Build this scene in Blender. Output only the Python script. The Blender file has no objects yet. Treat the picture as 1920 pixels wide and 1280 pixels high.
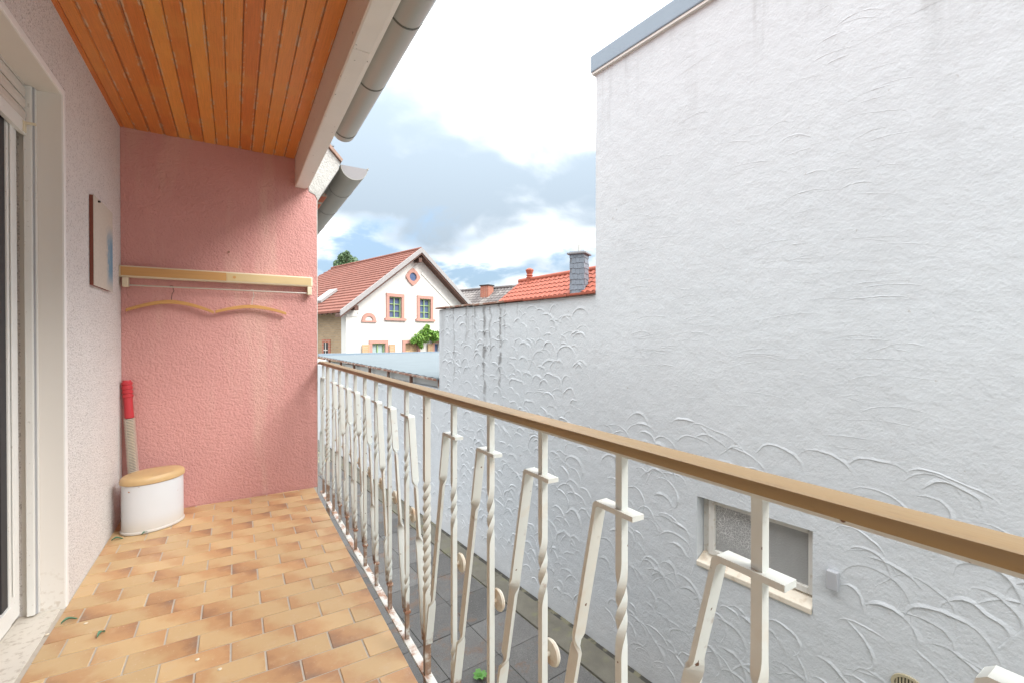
import bpy, bmesh, math, random
import numpy as np
from mathutils import Vector
R = math.radians
random.seed(7); rng = np.random.default_rng(7)
scene = bpy.context.scene

# ------------------------------------------------------------------ camera
PXF, PCX, PCY, HOR = 855.0, 960.0, 640.0, 634.0       # focal length and horizon of the photograph in its pixels
EYE = Vector((0, 0, 1.25))
YAW = math.atan((PCX - 440) / PXF); PITCH = -math.atan((PCY - HOR) / PXF)
cam_d = bpy.data.cameras.new('camera'); cam = bpy.data.objects.new('camera', cam_d)
scene.collection.objects.link(cam); scene.camera = cam
cam_d.sensor_width = 36; cam_d.lens = PXF / 1920 * 36; cam_d.clip_end = 2000; cam_d.clip_start = 0.02
cam.location = EYE; cam.rotation_euler = (math.pi / 2 + PITCH, 0, -YAW)

# ------------------------------------------------------------------ world, sun, exposure
SUN_EL, SUN_AZ = 39.0, 142.0            # azimuth clockwise from +Y
SUN_STRENGTH, SUN_ANGLE = 1.25, 28.0
SKY_STRENGTH, EXPOSURE = 0.085, 1.55
CLOUD_A, CLOUD_B, CLOUD_C = (5.8, 1.4, 0), (15.3, 8.0, 0), (16.9, 7.7, 0)
world = bpy.data.worlds.new('World'); scene.world = world; world.use_nodes = True
def build_world():
    nt = world.node_tree; nt.nodes.clear(); N = nt.nodes.new; L = nt.links.new
    out = N('ShaderNodeOutputWorld'); bg = N('ShaderNodeBackground'); bg.inputs[1].default_value = SKY_STRENGTH
    sky = N('ShaderNodeTexSky'); sky.sky_type = 'NISHITA'; sky.sun_disc = False
    sky.sun_elevation = R(SUN_EL); sky.sun_rotation = R(SUN_AZ); sky.air_density = 1.0; sky.dust_density = 1.2
    tc = N('ShaderNodeTexCoord'); sep = N('ShaderNodeSeparateXYZ'); L(tc.outputs['Generated'], sep.inputs[0])
    def m(op, a, b=None, clamp=False):
        n = N('ShaderNodeMath'); n.operation = op; n.use_clamp = clamp
        for i, v in enumerate((a, b)):
            if v is None: continue
            if isinstance(v, (int, float)): n.inputs[i].default_value = v
            else: L(v, n.inputs[i])
        return n.outputs[0]
    zc = m('MAXIMUM', sep.outputs[2], 0.0)
    den = m('ADD', zc, 0.24)
    cx = m('DIVIDE', sep.outputs[0], den); cy = m('DIVIDE', sep.outputs[1], den)
    comb = N('ShaderNodeCombineXYZ'); L(cx, comb.inputs[0]); L(cy, comb.inputs[1])
    def noise(scale, detail, rough, off, dist=0.0):
        mp = N('ShaderNodeMapping'); mp.inputs['Location'].default_value = off; L(comb.outputs[0], mp.inputs[0])
        n = N('ShaderNodeTexNoise'); n.inputs['Scale'].default_value = scale; n.inputs['Detail'].default_value = detail
        n.inputs['Roughness'].default_value = rough; n.inputs['Distortion'].default_value = dist
        L(mp.outputs[0], n.inputs['Vector']); return n.outputs[0]
    def ramp(v, lo, hi):
        n = N('ShaderNodeMapRange'); n.interpolation_type = 'SMOOTHSTEP'
        n.inputs[1].default_value = lo; n.inputs[2].default_value = hi; L(v, n.inputs[0]); return n.outputs[0]
    big = noise(0.62, 3, 0.5, CLOUD_A, 0.2); fine = noise(2.1, 9, 0.58, CLOUD_B, 0.35)
    body = m('ADD', m('MULTIPLY', big, 0.62), m('MULTIPLY', fine, 0.38))
    cover = ramp(body, 0.39, 0.475)                                         # where there is cloud
    soft = m('ADD', m('MULTIPLY', noise(0.8, 4, 0.5, CLOUD_C, 0.3), 0.80), m('MULTIPLY', fine, 0.20))
    shade = ramp(m('SUBTRACT', soft, m('MULTIPLY', m('MAXIMUM', m('SUBTRACT', zc, 0.40), 0.0), 0.9)), 0.40, 0.57)   # grey bellies, lost in the glare higher up
    cool = N('ShaderNodeMix'); cool.data_type = 'RGBA'
    cool.inputs[6].default_value = (9.6, 9.75, 9.9, 1); cool.inputs[7].default_value = (2.5, 3.0, 3.5, 1)
    L(shade, cool.inputs[0])
    hz = N('ShaderNodeMix'); hz.data_type = 'RGBA'      # blue between the clouds, a little veiled
    hz.inputs[0].default_value = 0.65; L(sky.outputs[0], hz.inputs[6]); hz.inputs[7].default_value = (2.3, 3.2, 4.2, 1)
    mix = N('ShaderNodeMix'); mix.data_type = 'RGBA'; L(cover, mix.inputs[0]); L(hz.outputs[2], mix.inputs[6]); L(cool.outputs[2], mix.inputs[7])
    lum = m('ADD', m('MULTIPLY', zc, 1.5), 0.58)          # cloudy skies brighten from the horizon to the zenith
    lv = N('ShaderNodeCombineXYZ')
    for i in range(3): L(lum, lv.inputs[i])
    br = N('ShaderNodeMix'); br.data_type = 'RGBA'; br.blend_type = 'MULTIPLY'; br.inputs[0].default_value = 1
    L(mix.outputs[2], br.inputs[6]); L(lv.outputs[0], br.inputs[7])
    L(br.outputs[2], bg.inputs[0]); L(bg.outputs[0], out.inputs[0])
build_world()
sun_d = bpy.data.lights.new('sun', 'SUN'); sun = bpy.data.objects.new('sun', sun_d); scene.collection.objects.link(sun)
sun_d.energy = SUN_STRENGTH; sun_d.angle = R(SUN_ANGLE); sun_d.color = (1.0, 0.97, 0.925)
sd = Vector((math.sin(R(SUN_AZ)) * math.cos(R(SUN_EL)), math.cos(R(SUN_AZ)) * math.cos(R(SUN_EL)), math.sin(R(SUN_EL))))
sun.rotation_euler = sd.to_track_quat('Z', 'Y').to_euler(); sun.location = (0, -3, 12)
vs = scene.view_settings; vs.view_transform = 'Standard'; vs.look = 'None'; vs.exposure = EXPOSURE; vs.gamma = 1; vs.use_curve_mapping = False
scene.cycles.max_bounces = 12; scene.cycles.diffuse_bounces = 8; scene.cycles.use_denoising = True

# ------------------------------------------------------------------ pixel helpers (direction only; the distance comes from a plane)
_f = Vector((math.sin(YAW) * math.cos(PITCH), math.cos(YAW) * math.cos(PITCH), math.sin(PITCH)))
_r = Vector((math.cos(YAW), -math.sin(YAW), 0)); _u = _r.cross(_f)
def ray(x, y): return _f + _r * ((x - PCX) / PXF) - _u * ((y - PCY) / PXF)
def on_plane(x, y, p, n): d = ray(x, y); return EYE + d * ((Vector(p) - EYE).dot(n) / d.dot(n))
def at_depth(x, y, d): return EYE + ray(x, y) * d

# ------------------------------------------------------------------ objects
WLOC = {}
def reg(o, parent, origin):
    scene.collection.objects.link(o)
    if parent is not None:
        o.parent = parent; o.location = Vector(origin) - WLOC[parent.name]
    else: o.location = origin
    WLOC[o.name] = Vector(origin); return o
def tag(o, label, cat, group=None, kind=None):
    if label: o['label'] = label
    if cat: o['category'] = cat
    if group: o['group'] = group
    if kind: o['kind'] = kind
    return o
def thing(name, loc, label, cat, group=None):
    return tag(reg(bpy.data.objects.new(name, None), None, loc), label, cat, group)

class MB:
    def __init__(s): s.v = []; s.f = []
    def add(s, vs, fs):
        b = len(s.v); s.v += [tuple(p) for p in vs]; s.f += [tuple(i + b for i in f) for f in fs]; return s
    def hexa(s, a, b):     # bottom ring a[4], top ring b[4]
        return s.add(list(a) + list(b), [(3, 2, 1, 0), (4, 5, 6, 7), (0, 1, 5, 4), (1, 2, 6, 5), (2, 3, 7, 6), (3, 0, 4, 7)])
    def box(s, x0, x1, y0, y1, z0, z1):
        q = [(x0, y0), (x1, y0), (x1, y1), (x0, y1)]
        return s.hexa([(x, y, z0) for x, y in q], [(x, y, z1) for x, y in q])
    def fbox(s, O, U, V, W, u0, u1, v0, v1, w0, w1):   # box in a frame
        P = lambda u, v, w: O + U * u + V * v + W * w
        q = [(u0, v0), (u1, v0), (u1, v1), (u0, v1)]
        return s.hexa([P(u, v, w0) for u, v in q], [P(u, v, w1) for u, v in q])
    def prism(s, poly, vec):
        n = len(poly); vec = Vector(vec); P = [Vector(p) for p in poly]
        return s.add(P + [p + vec for p in P], [tuple(range(n))[::-1], tuple(range(n, 2 * n))] + [(i, (i + 1) % n, n + (i + 1) % n, n + i) for i in range(n)])
    def loft(s, rings, cap=True, closed=True):
        b = len(s.v); n = len(rings[0])
        for r in rings: s.v += [tuple(p) for p in r]
        for k in range(len(rings) - 1):
            for i in range(n if closed else n - 1):
                j = (i + 1) % n
                s.f.append((b + k * n + i, b + k * n + j, b + (k + 1) * n + j, b + (k + 1) * n + i))
        if cap and closed:
            s.f.append(tuple(b + i for i in range(n))[::-1]); s.f.append(tuple(b + (len(rings) - 1) * n + i for i in range(n)))
        return s
    def tube(s, pts, r, n=8, cap=True):
        pts = [Vector(p) for p in pts]; rings = []; up = None
        rr = r if isinstance(r, (list, tuple)) else [r] * len(pts)
        for i, p in enumerate(pts):
            t = (pts[min(i + 1, len(pts) - 1)] - pts[max(i - 1, 0)]).normalized()
            if up is None:
                up = Vector((0, 0, 1)) if abs(t.z) < .9 else Vector((1, 0, 0))
            a = t.cross(up).normalized(); b = a.cross(t).normalized(); up = b
            rings.append([p + (a * math.cos(2 * math.pi * k / n) + b * math.sin(2 * math.pi * k / n)) * rr[i] for k in range(n)])
        return s.loft(rings, cap)
    def lathe(s, c, prof, n=24, axis='z', sx=1.0, sy=1.0, rot=0.0):
        rings = []
        for r, h in prof:
            ring = []
            for k in range(n):
                a = 2 * math.pi * k / n; x, y = math.cos(a) * r * sx, math.sin(a) * r * sy
                x, y = x * math.cos(rot) - y * math.sin(rot), x * math.sin(rot) + y * math.cos(rot)
                ring.append((c[0] + x, c[1] + y, c[2] + h) if axis == 'z' else (c[0] + h, c[1] + x, c[2] + y))
            rings.append(ring)
        return s.loft(rings)
    def twist(s, p0, p1, w, d, ang, n):   # rectangular bar from p0 to p1; ang(t) turns its section
        p0, p1 = Vector(p0), Vector(p1); t = (p1 - p0).normalized(); X = Vector((1, 0, 0)); Yv = t.cross(X).normalized(); rings = []
        for k in range(n + 1):
            q = k / n; c = p0.lerp(p1, q); a = ang(q); ca, sa = math.cos(a), math.sin(a)
            rings.append([c + X * (u * ca - v * sa) + Yv * (u * sa + v * ca) for u, v in ((-w / 2, -d / 2), (w / 2, -d / 2), (w / 2, d / 2), (-w / 2, d / 2))])
        return s.loft(rings)
    def mesh(s, name, origin, bevel=0, smooth=False, seg=2):
        o = Vector(origin); me = bpy.data.meshes.new(name)
        me.from_pydata([tuple(Vector(p) - o) for p in s.v], [], s.f)
        bm = bmesh.new(); bm.from_mesh(me)
        bmesh.ops.recalc_face_normals(bm, faces=bm.faces)
        if bevel:
            es = [e for e in bm.edges if len(e.link_faces) == 2 and e.calc_face_angle(0) > .6]
            bmesh.ops.bevel(bm, geom=es, offset=bevel, segments=seg, profile=.6, affect='EDGES', clamp_overlap=True)
        bm.to_mesh(me); bm.free()
        if smooth:
            for p in me.polygons: p.use_smooth = True
            me.set_sharp_from_angle(angle=R(38))
        return me
    def build(s, name, mat, parent=None, bevel=0, smooth=False, origin=None, seg=2):
        a = np.array(s.v); lo, hi = a.min(0), a.max(0)
        o = origin if origin is not None else ((lo[0] + hi[0]) / 2, (lo[1] + hi[1]) / 2, lo[2])
        me = s.mesh(name, o, bevel, smooth, seg); me.materials.append(mat)
        return reg(bpy.data.objects.new(name, me), parent, o)

# ------------------------------------------------------------------ materials
class Mat:
    def __init__(s, name, color=(.5, .5, .5), rough=.7, metal=0, spec=.5):
        s.m = bpy.data.materials.new(name); s.m.use_nodes = True; s.nt = s.m.node_tree
        s.b = s.nt.nodes['Principled BSDF']; s.b.inputs['Roughness'].default_value = rough
        s.b.inputs['Metallic'].default_value = metal; s.b.inputs['Specular IOR Level'].default_value = spec
        s.b.inputs['Base Color'].default_value = (*color, 1); s.col = None; s.base = color; s.bumps = None
    def N(s, t): return s.nt.nodes.new(t)
    def L(s, a, b): s.nt.links.new(a, b)
    def val(s, sock, v):
        if isinstance(v, (int, float)): sock.default_value = v
        elif isinstance(v, tuple): sock.default_value = (*v, 1) if len(v) == 3 and len(sock.default_value) == 4 else v
        else: s.L(v, sock)
    def coord(s, scale=(1, 1, 1), kind='pos', loc=(0, 0, 0), rot=(0, 0, 0)):
        if kind == 'pos': src = s.N('ShaderNodeNewGeometry').outputs['Position']
        else: src = s.N('ShaderNodeTexCoord').outputs['Object']
        mp = s.N('ShaderNodeMapping'); mp.inputs['Scale'].default_value = scale; mp.inputs['Location'].default_value = loc
        mp.inputs['Rotation'].default_value = rot; s.L(src, mp.inputs[0]); return mp.outputs[0]
    def noise(s, scale, detail=4, rough=.55, vec=None, dist=0, off=None):
        n = s.N('ShaderNodeTexNoise'); n.inputs['Scale'].default_value = scale; n.inputs['Detail'].default_value = detail
        n.inputs['Roughness'].default_value = rough; n.inputs['Distortion'].default_value = dist
        s.L(vec if vec is not None else s.coord(), n.inputs['Vector']); return n.outputs[0]
    def voro(s, scale, feature='F1', vec=None, rnd=1):
        n = s.N('ShaderNodeTexVoronoi'); n.feature = feature; n.inputs['Scale'].default_value = scale; n.inputs['Randomness'].default_value = rnd
        s.L(vec if vec is not None else s.coord(), n.inputs['Vector']); return n.outputs['Distance']
    def math(s, op, a, b=0., clamp=False):
        n = s.N('ShaderNodeMath'); n.operation = op; n.use_clamp = clamp; s.val(n.inputs[0], a); s.val(n.inputs[1], b); return n.outputs[0]
    def step(s, v, lo, hi, a=0., b=1.):
        n = s.N('ShaderNodeMapRange'); n.interpolation_type = 'SMOOTHSTEP'
        for i, q in enumerate((lo, hi, a, b)): n.inputs[i + 1].default_value = q
        s.L(v, n.inputs[0]); return n.outputs[0]
    def sep(s, vec): n = s.N('ShaderNodeSeparateXYZ'); s.L(vec, n.inputs[0]); return n.outputs
    def rand(s): return s.N('ShaderNodeObjectInfo').outputs['Random']
    def cur(s): return s.col if s.col is not None else s.base
    def mix(s, fac, color, mode='MIX'):     # lay a colour over the current one
        n = s.N('ShaderNodeMix'); n.data_type = 'RGBA'; n.blend_type = mode; n.clamp_factor = True
        s.val(n.inputs[0], fac); s.val(n.inputs[6], s.cur()); s.val(n.inputs[7], color); s.col = n.outputs[2]; return s
    def vary(s, v, lo=.85, hi=1.1):         # multiply by a value
        k = s.math('ADD', s.math('MULTIPLY', v, hi - lo), lo); c = s.N('ShaderNodeCombineXYZ')
        for i in range(3): s.L(k, c.inputs[i])
        return s.mix(1., c.outputs[0], 'MULTIPLY')
    def bump(s, h, dist, strength=1.):
        n = s.N('ShaderNodeBump'); n.inputs['Strength'].default_value = strength; n.inputs['Distance'].default_value = dist
        s.L(h, n.inputs['Height'])
        if s.bumps is not None: s.L(s.bumps, n.inputs['Normal'])
        s.bumps = n.outputs[0]; return s
    def done(s):
        if s.col is not None: s.L(s.col, s.b.inputs['Base Color'])
        if s.bumps is not None: s.L(s.bumps, s.b.inputs['Normal'])
        return s.m
M = {}
def mats():
    # white trowelled stucco, mottled, with grey water streaks
    for key, streak in (('stucco', .22), ('stucco_low', 1.0)):
        m = Mat(key, (.575, .607, .63), .9, spec=.2)
        m.vary(m.noise(1.3, 5), .90, 1.06); m.vary(m.noise(14, 5), .955, 1.04)
        p = m.coord((1, 1, .10)); s_ = m.step(m.noise(5.5, 5, .6, p), .50, .72)
        z = m.sep(m.coord())[2]
        top = m.step(z, .5, 1.75) if streak == 1 else m.step(z, 1.8, 3.9)
        y = m.sep(m.coord())[1]
        side = m.step(y, 4.2, 5.1) if streak == 1 else m.step(m.noise(.7, 2), .35, .6)
        f = m.math('MULTIPLY', m.math('MULTIPLY', s_, top), m.math('MULTIPLY', side, .50 if streak == 1 else .62))
        m.mix(f, (.26, .26, .255))
        if streak == 1:                              # run-down dirt below the cap tiles
            wob = m.math('MULTIPLY', m.math('SUBTRACT', m.noise(5, 4, .6), .5), .16); yy = m.math('ADD', y, wob); br = m.step(m.noise(12, 4, .65), .36, .56)
            for y0, wd, z0, k in ((5.95, .014, .55, .55), (5.60, .02, 1.1, .5), (5.38, .025, 1.0, .6), (5.15, .030, .35, .85), (5.02, .018, .9, .6), (4.80, .022, .55, .9), (4.70, .012, 1.2, .5), (4.45, .012, 1.35, .35)):
                d = m.step(m.math('ABSOLUTE', m.math('SUBTRACT', yy, y0)), wd * .3, wd * 1.7, 1, 0)
                m.mix(m.math('MULTIPLY', m.math('MULTIPLY', d, br), m.math('MULTIPLY', m.step(z, z0 - .1, z0 + .35), k * .85)), (.17, .165, .16))
        d = m.step(m.noise(26, 2, .5), .735, .80); m.mix(m.math('MULTIPLY', d, .45), (.30, .26, .22))
        b = m.step(z, -1.6, -.9, 1, 0); m.mix(m.math('MULTIPLY', b, m.math('MULTIPLY', m.noise(3, 4), .30)), (.64, .55, .48))
        m.bump(m.noise(60, 5, .6), .005, .6).bump(m.noise(9, 4, .55), .014, .55).bump(m.noise(1, 6, .62, m.coord((5, 5, 20))), .010, .18)
        M[key] = m.done()
    m = Mat('pink', (.635, .33, .305), .92, spec=.15)
    m.vary(m.noise(2.2, 4), .90, 1.10)
    m.mix(m.math('MULTIPLY', m.step(m.noise(4, 4, .6, m.coord((1, 1, .16))), .5, .72), .45), (.70, .47, .40))
    m.bump(m.noise(75, 3, .6), .011, 1.).bump(m.noise(28, 3), .008, .5); M['pink'] = m.done()
    m = Mat('roughcast', (.79, .76, .735), .95, spec=.15)
    m.mix(m.math('MULTIPLY', m.step(m.noise(120, 2, .6), .55, .66), .6), (.33, .295, .28)); m.vary(m.noise(3, 3), .93, 1.05)
    m.bump(m.noise(120, 3, .6), .010, 1.).bump(m.noise(40, 3), .006, .5); M['roughcast'] = m.done()
    m = Mat('white_plaster', (.70, .68, .64), .85, spec=.2); m.vary(m.noise(6, 4), .93, 1.05); m.bump(m.noise(60, 4), .003, .5); M['white_plaster'] = m.done()
    m = Mat('trim_white', (.84, .83, .81), .7); m.vary(m.noise(12, 4), .93, 1.03); m.bump(m.noise(80, 3), .003, .4); M['trim_white'] = m.done()
    m = Mat('white_rough', (.52, .515, .49), .95, spec=.15); m.vary(m.noise(18, 4), .75, 1.12); m.bump(m.noise(70, 4, .6), .012, 1.); M['white_rough'] = m.done()
    m = Mat('jamb', (.74, .71, .66), .6); m.vary(m.noise(4, 4, .5, m.coord((1, 1, .2))), .92, 1.06)
    m.mix(m.math('MULTIPLY', m.math('MULTIPLY', m.step(m.sep(m.coord())[2], 0, .3, 1, 0), m.step(m.noise(45, 4), .52, .7)), .6), (.50, .43, .35)); M['jamb'] = m.done()
    m = Mat('pvc', (.76, .76, .73), .32); m.vary(m.noise(12, 4), .96, 1.03)
    m.mix(m.math('MULTIPLY', m.step(m.noise(60, 3), .66, .72), .5), (.42, .39, .33)); M['pvc'] = m.done()
    m = Mat('pvc_beige', (.60, .55, .49), .45); m.vary(m.noise(9, 3), .95, 1.04); M['pvc_beige'] = m.done()
    m = Mat('gasket', (.025, .025, .028), .6); M['gasket'] = m.done()
    m = Mat('door_glass', (.012, .014, .017), .04); M['door_glass'] = m.done()
    m = Mat('marble', (.66, .62, .55), .5); m.mix(m.math('MULTIPLY', m.step(m.noise(34, 5, .65), .52, .66), .55), (.34, .28, .22)); m.vary(m.noise(5, 5), .88, 1.06); M['marble'] = m.done()
    # varnished tongue-and-groove boards: tone per board, grain along y, peeling edges
    m = Mat('board', (.78, .31, .062), .34); rnd = m.rand()
    m.mix(m.step(rnd, .1, .95), (.64, .190, .034))
    g = m.noise(5, 6, .6, m.coord((30, 1.2, 30))); m.vary(g, .72, 1.28)
    m.mix(m.math('MULTIPLY', m.step(m.noise(2.2, 4), .48, .75), .55), (.76, .38, .08))
    m.mix(m.math('MULTIPLY', m.step(m.noise(220, 2), .66, .72), .5), (.10, .035, .012))
    ox = m.math('ABSOLUTE', m.sep(m.coord(kind='obj'))[0])
    edge = m.math('MULTIPLY', m.step(ox, .025, .030), m.step(m.noise(9, 5, .7, m.coord((3, 1.2, 3))), .50, .60))
    m.mix(m.math('MULTIPLY', edge, .8), (.62, .44, .27)); m.mix(m.math('MULTIPLY', m.step(ox, .0345, .0355), .4), (.22, .06, .016))
    m.bump(g, .0012, .6); M['board'] = m.done()
    m = Mat('fascia', (.80, .73, .66), .6); m.vary(m.noise(7, 4, .5, m.coord((1, .2, 1))), .92, 1.06)
    m.mix(m.math('MULTIPLY', m.step(m.noise(45, 2), .71, .745), .85), (.10, .08, .06)); M['fascia'] = m.done()
    m = Mat('fascia_white', (.82, .79, .74), .6); m.vary(m.noise(7, 4), .93, 1.05); m.mix(m.math('MULTIPLY', m.step(m.noise(40, 2), .715, .745), .85), (.11, .09, .07)); M['fascia_white'] = m.done()
    m = Mat('gutter', (.43, .425, .385), .42, .2); m.vary(m.noise(5, 4, .5, m.coord((1, .3, 1))), .88, 1.12)
    m.mix(m.math('MULTIPLY', m.step(m.noise(38, 3), .66, .72), .35), (.55, .54, .50)); M['gutter'] = m.done()
    m = Mat('gutter_old', (.32, .315, .28), .5, .1); m.vary(m.noise(5, 4, .5, m.coord((1, .3, 1))), .85, 1.15); M['gutter_old'] = m.done()
    M['gutter_cap'] = Mat('gutter_cap', (.235, .225, .23), .5).done()
    m = Mat('gutter_seam', (.14, .145, .125), .5, .3); M['gutter_seam'] = m.done()
    m = Mat('zinc', (.23, .29, .345), .5, .1); m.vary(m.noise(4, 4), .92, 1.08); M['zinc'] = m.done()
    m = Mat('verge', (.34, .23, .18), .8); m.vary(m.noise(30, 4), .7, 1.2); M['verge'] = m.done()
    # flamed floor tiles
    m = Mat('tile', (.57, .395, .205), .42); rnd = m.rand(); oc = m.sep(m.coord(kind='obj'))
    flip = m.math('SUBTRACT', m.math('MULTIPLY', m.math('GREATER_THAN', rnd, .42), 2.), 1.)
    g = m.math('MULTIPLY', m.math('MULTIPLY', oc[0], flip), 8.7)
    g = m.math('ADD', g, m.math('MULTIPLY', m.math('MULTIPLY', oc[1], flip), 5.5))
    g = m.math('ADD', g, m.math('MULTIPLY', m.math('SUBTRACT', m.noise(9, 4, .55), .5), 1.9))
    r2 = m.math('FRACT', m.math('MULTIPLY', rnd, 7.31)); g = m.math('ADD', g, m.math('SUBTRACT', m.math('MULTIPLY', r2, 1.1), .74))
    m.mix(m.math('MULTIPLY', m.step(g, -.35, .45), .85), (.485, .265, .125)); m.mix(m.math('MULTIPLY', m.step(g, .55, 1.15), .68), (.33, .165, .085)); m.mix(m.math('MULTIPLY', m.step(g, 1.05, 1.6), .6), (.20, .145, .115))
    m.mix(m.math('MULTIPLY', m.step(g, -.9, -1.7), .5), (.45, .22, .10))
    m.vary(m.math('FRACT', m.math('MULTIPLY', rnd, 13.7)), .90, 1.08)
    m.mix(m.math('MULTIPLY', m.step(m.noise(95, 3), .665, .71), .5), (.66, .55, .44))
    m.mix(m.math('MULTIPLY', m.step(m.noise(16, 5, .65), .52, .74), .28), (.58, .45, .30))
    m.bump(m.noise(40, 3), .0012, .5); M['tile'] = m.done()
    m = Mat('grout', (.50, .455, .39), .9); m.vary(m.noise(40, 3), .8, 1.1); M['grout'] = m.done()
    m = Mat('concrete', (.42, .41, .39), .9); m.vary(m.noise(8, 5), .8, 1.1); M['concrete'] = m.done()
    # old white paint on iron: rust at the feet and in spots
    m = Mat('iron_paint', (.60, .63, .60), .45); m.vary(m.noise(7, 4), .92, 1.05)
    m.mix(m.math('MULTIPLY', m.step(m.rand(), .5, 1.), .28), (.64, .58, .47))
    z = m.sep(m.coord())[2]
    low = m.step(z, .06, .17, 1, 0); m.mix(m.math('MULTIPLY', m.step(m.math('ADD', m.noise(24, 5, .6), m.math('MULTIPLY', low, .32)), .60, .86), .9), (.19, .085, .035))
    m.mix(m.step(m.noise(46, 2), .715, .755), (.12, .055, .03)); m.mix(m.math('MULTIPLY', m.step(m.noise(13, 4), .55, .75), .3), (.55, .42, .28))
    M['iron_paint'] = m.done()
    m = Mat('iron_flaked', (.62, .62, .585), .55); m.mix(m.step(m.noise(17, 5, .65, m.coord((1, .6, 1))), .45, .62), (.36, .19, .11)); m.mix(m.step(m.noise(50, 3), .64, .70), (.16, .075, .04)); M['iron_flaked'] = m.done()
    m = Mat('rust', (.27, .13, .075), .8); m.mix(m.step(m.noise(60, 3), .52, .66), (.60, .55, .47)); M['rust'] = m.done()
    m = Mat('rust_old', (.25, .13, .09), .85); m.mix(m.step(m.noise(9, 4), .48, .62), (.42, .37, .32)); m.vary(m.noise(30, 3), .7, 1.2); M['rust_old'] = m.done()
    m = Mat('disc', (.60, .56, .47), .5); m.mix(m.math('MULTIPLY', m.step(m.noise(26, 4), .46, .66), .6), (.45, .27, .13)); M['disc'] = m.done()
    m = Mat('handrail', (.285, .195, .096), .42, spec=.3); m.vary(m.noise(8, 4, .5, m.coord((1, .2, 1))), .93, 1.06); m.mix(m.math('MULTIPLY', m.step(m.noise(3.1, 3), .62, .72), .35), (.45, .27, .13)); m.mix(m.math('MULTIPLY', m.step(m.noise(60, 4, .6, m.coord((1, .25, 1))), .60, .70), .35), (.20, .13, .07)); m.bump(m.noise(90, 3, .5, m.coord((1, .1, 1))), .0015, .4); M['handrail'] = m.done()
    # things on the balcony
    m = Mat('rack_wood', (.56, .31, .11), .45); m.vary(m.noise(6, 4, .55, m.coord((.6, 1, 12))), .85, 1.12); M['rack_wood'] = m.done()
    m = Mat('rack_pale', (.60, .46, .24), .5); m.vary(m.noise(6, 4), .9, 1.06); M['rack_pale'] = m.done()
    m = Mat('cream', (.72, .64, .47), .4); m.vary(m.noise(9, 3), .93, 1.04); M['cream'] = m.done()
    m = Mat('hanger_wood', (.55, .29, .09), .45); m.vary(m.noise(20, 4, .5, m.coord((.5, 1, 3))), .8, 1.15); M['hanger_wood'] = m.done()
    M['wire_dark'] = Mat('wire_dark', (.12, .065, .05), .5, .5).done(); M['wire'] = Mat('wire', (.62, .60, .55), .35, .7).done()
    m = Mat('painting', (.60, .56, .48), .7); o = m.coord(kind='obj'); so = m.sep(o)
    m.vary(m.noise(60, 4, .6, o), .8, 1.12)
    bl = m.math('MULTIPLY', m.step(m.math('ADD', so[1], m.math('MULTIPLY', m.noise(16, 5, .7, o), .22)), .14, .27), m.step(m.math('ABSOLUTE', m.math('SUBTRACT', so[2], .20)), .07, .22, 1, 0))
    m.mix(m.math('MULTIPLY', bl, .9), (.09, .27, .42)); m.bump(m.noise(70, 4, .6, o), .003, .6); M['painting'] = m.done()
    m = Mat('painting_side', (.19, .05, .03), .7); m.vary(m.noise(30, 3), .8, 1.2); M['painting_side'] = m.done()
    m = Mat('enamel', (.62, .64, .66), .28); m.mix(m.step(m.noise(30, 4, .6), .70, .735), (.38, .17, .07)); m.mix(m.math('MULTIPLY', m.step(m.sep(m.coord())[2], .01, .12, 1, 0), .35), (.55, .45, .30)); m.vary(m.noise(5, 3), .95, 1.03); M['enamel'] = m.done()
    m = Mat('lid_wood', (.55, .38, .185), .45); m.vary(m.noise(9, 5, .6, m.coord((3, .8, 3), rot=(0, 0, .7))), .85, 1.12); M['lid_wood'] = m.done()
    M['red_plastic'] = Mat('red_plastic', (.50, .035, .045), .35).done(); M['spring'] = Mat('spring', (.74, .70, .60), .3, .6).done()
    m = Mat('leaf_litter', (.09, .22, .13), .6); m.vary(m.noise(60, 3), .6, 1.3); M['leaf_litter'] = m.done()
    M['weed'] = Mat('weed', (.10, .26, .05), .6).done(); M['pale_chip'] = Mat('pale_chip', (.72, .64, .5), .8).done()
    # alley
    m = Mat('paver', (.125, .122, .117), .9); m.vary(m.rand(), .78, 1.15); m.vary(m.noise(110, 4, .7), .35, 1.7); m.vary(m.noise(3.5, 6, .65), .62, 1.4)
    m.mix(m.math('MULTIPLY', m.step(m.noise(4, 6, .7), .54, .66), .6), (.17, .105, .07)); m.mix(m.step(m.noise(70, 2), .735, .76), (.45, .42, .38)); m.bump(m.noise(110, 3), .005, .8); M['paver'] = m.done()
    m = Mat('strip', (.150, .140, .112), .9); m.vary(m.noise(5, 6, .65), .55, 1.35); m.mix(m.math('MULTIPLY', m.step(m.noise(4, 5, .6), .55, .72), .35), (.22, .23, .08)); m.bump(m.noise(80, 4), .004, .5); M['strip'] = m.done()
    m = Mat('moss', (.16, .15, .13), .95); m.mix(m.step(m.noise(6, 5), .5, .64), (.40, .38, .22)); M['moss'] = m.done()
    m = Mat('gap_dirt', (.05, .047, .04), .95); m.mix(m.step(m.noise(9, 5), .5, .64), (.16, .15, .10)); M['gap_dirt'] = m.done()
    m = Mat('ground', (.16, .15, .135), .95); m.vary(m.noise(3, 6), .7, 1.25); M['ground'] = m.done()
    # window in the white wall
    m = Mat('frost', (.33, .335, .33), .34); c = m.voro(56, 'DISTANCE_TO_EDGE'); s_ = m.step(c, .012, .07, 1, 0); y = m.sep(m.coord())[1]
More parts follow.
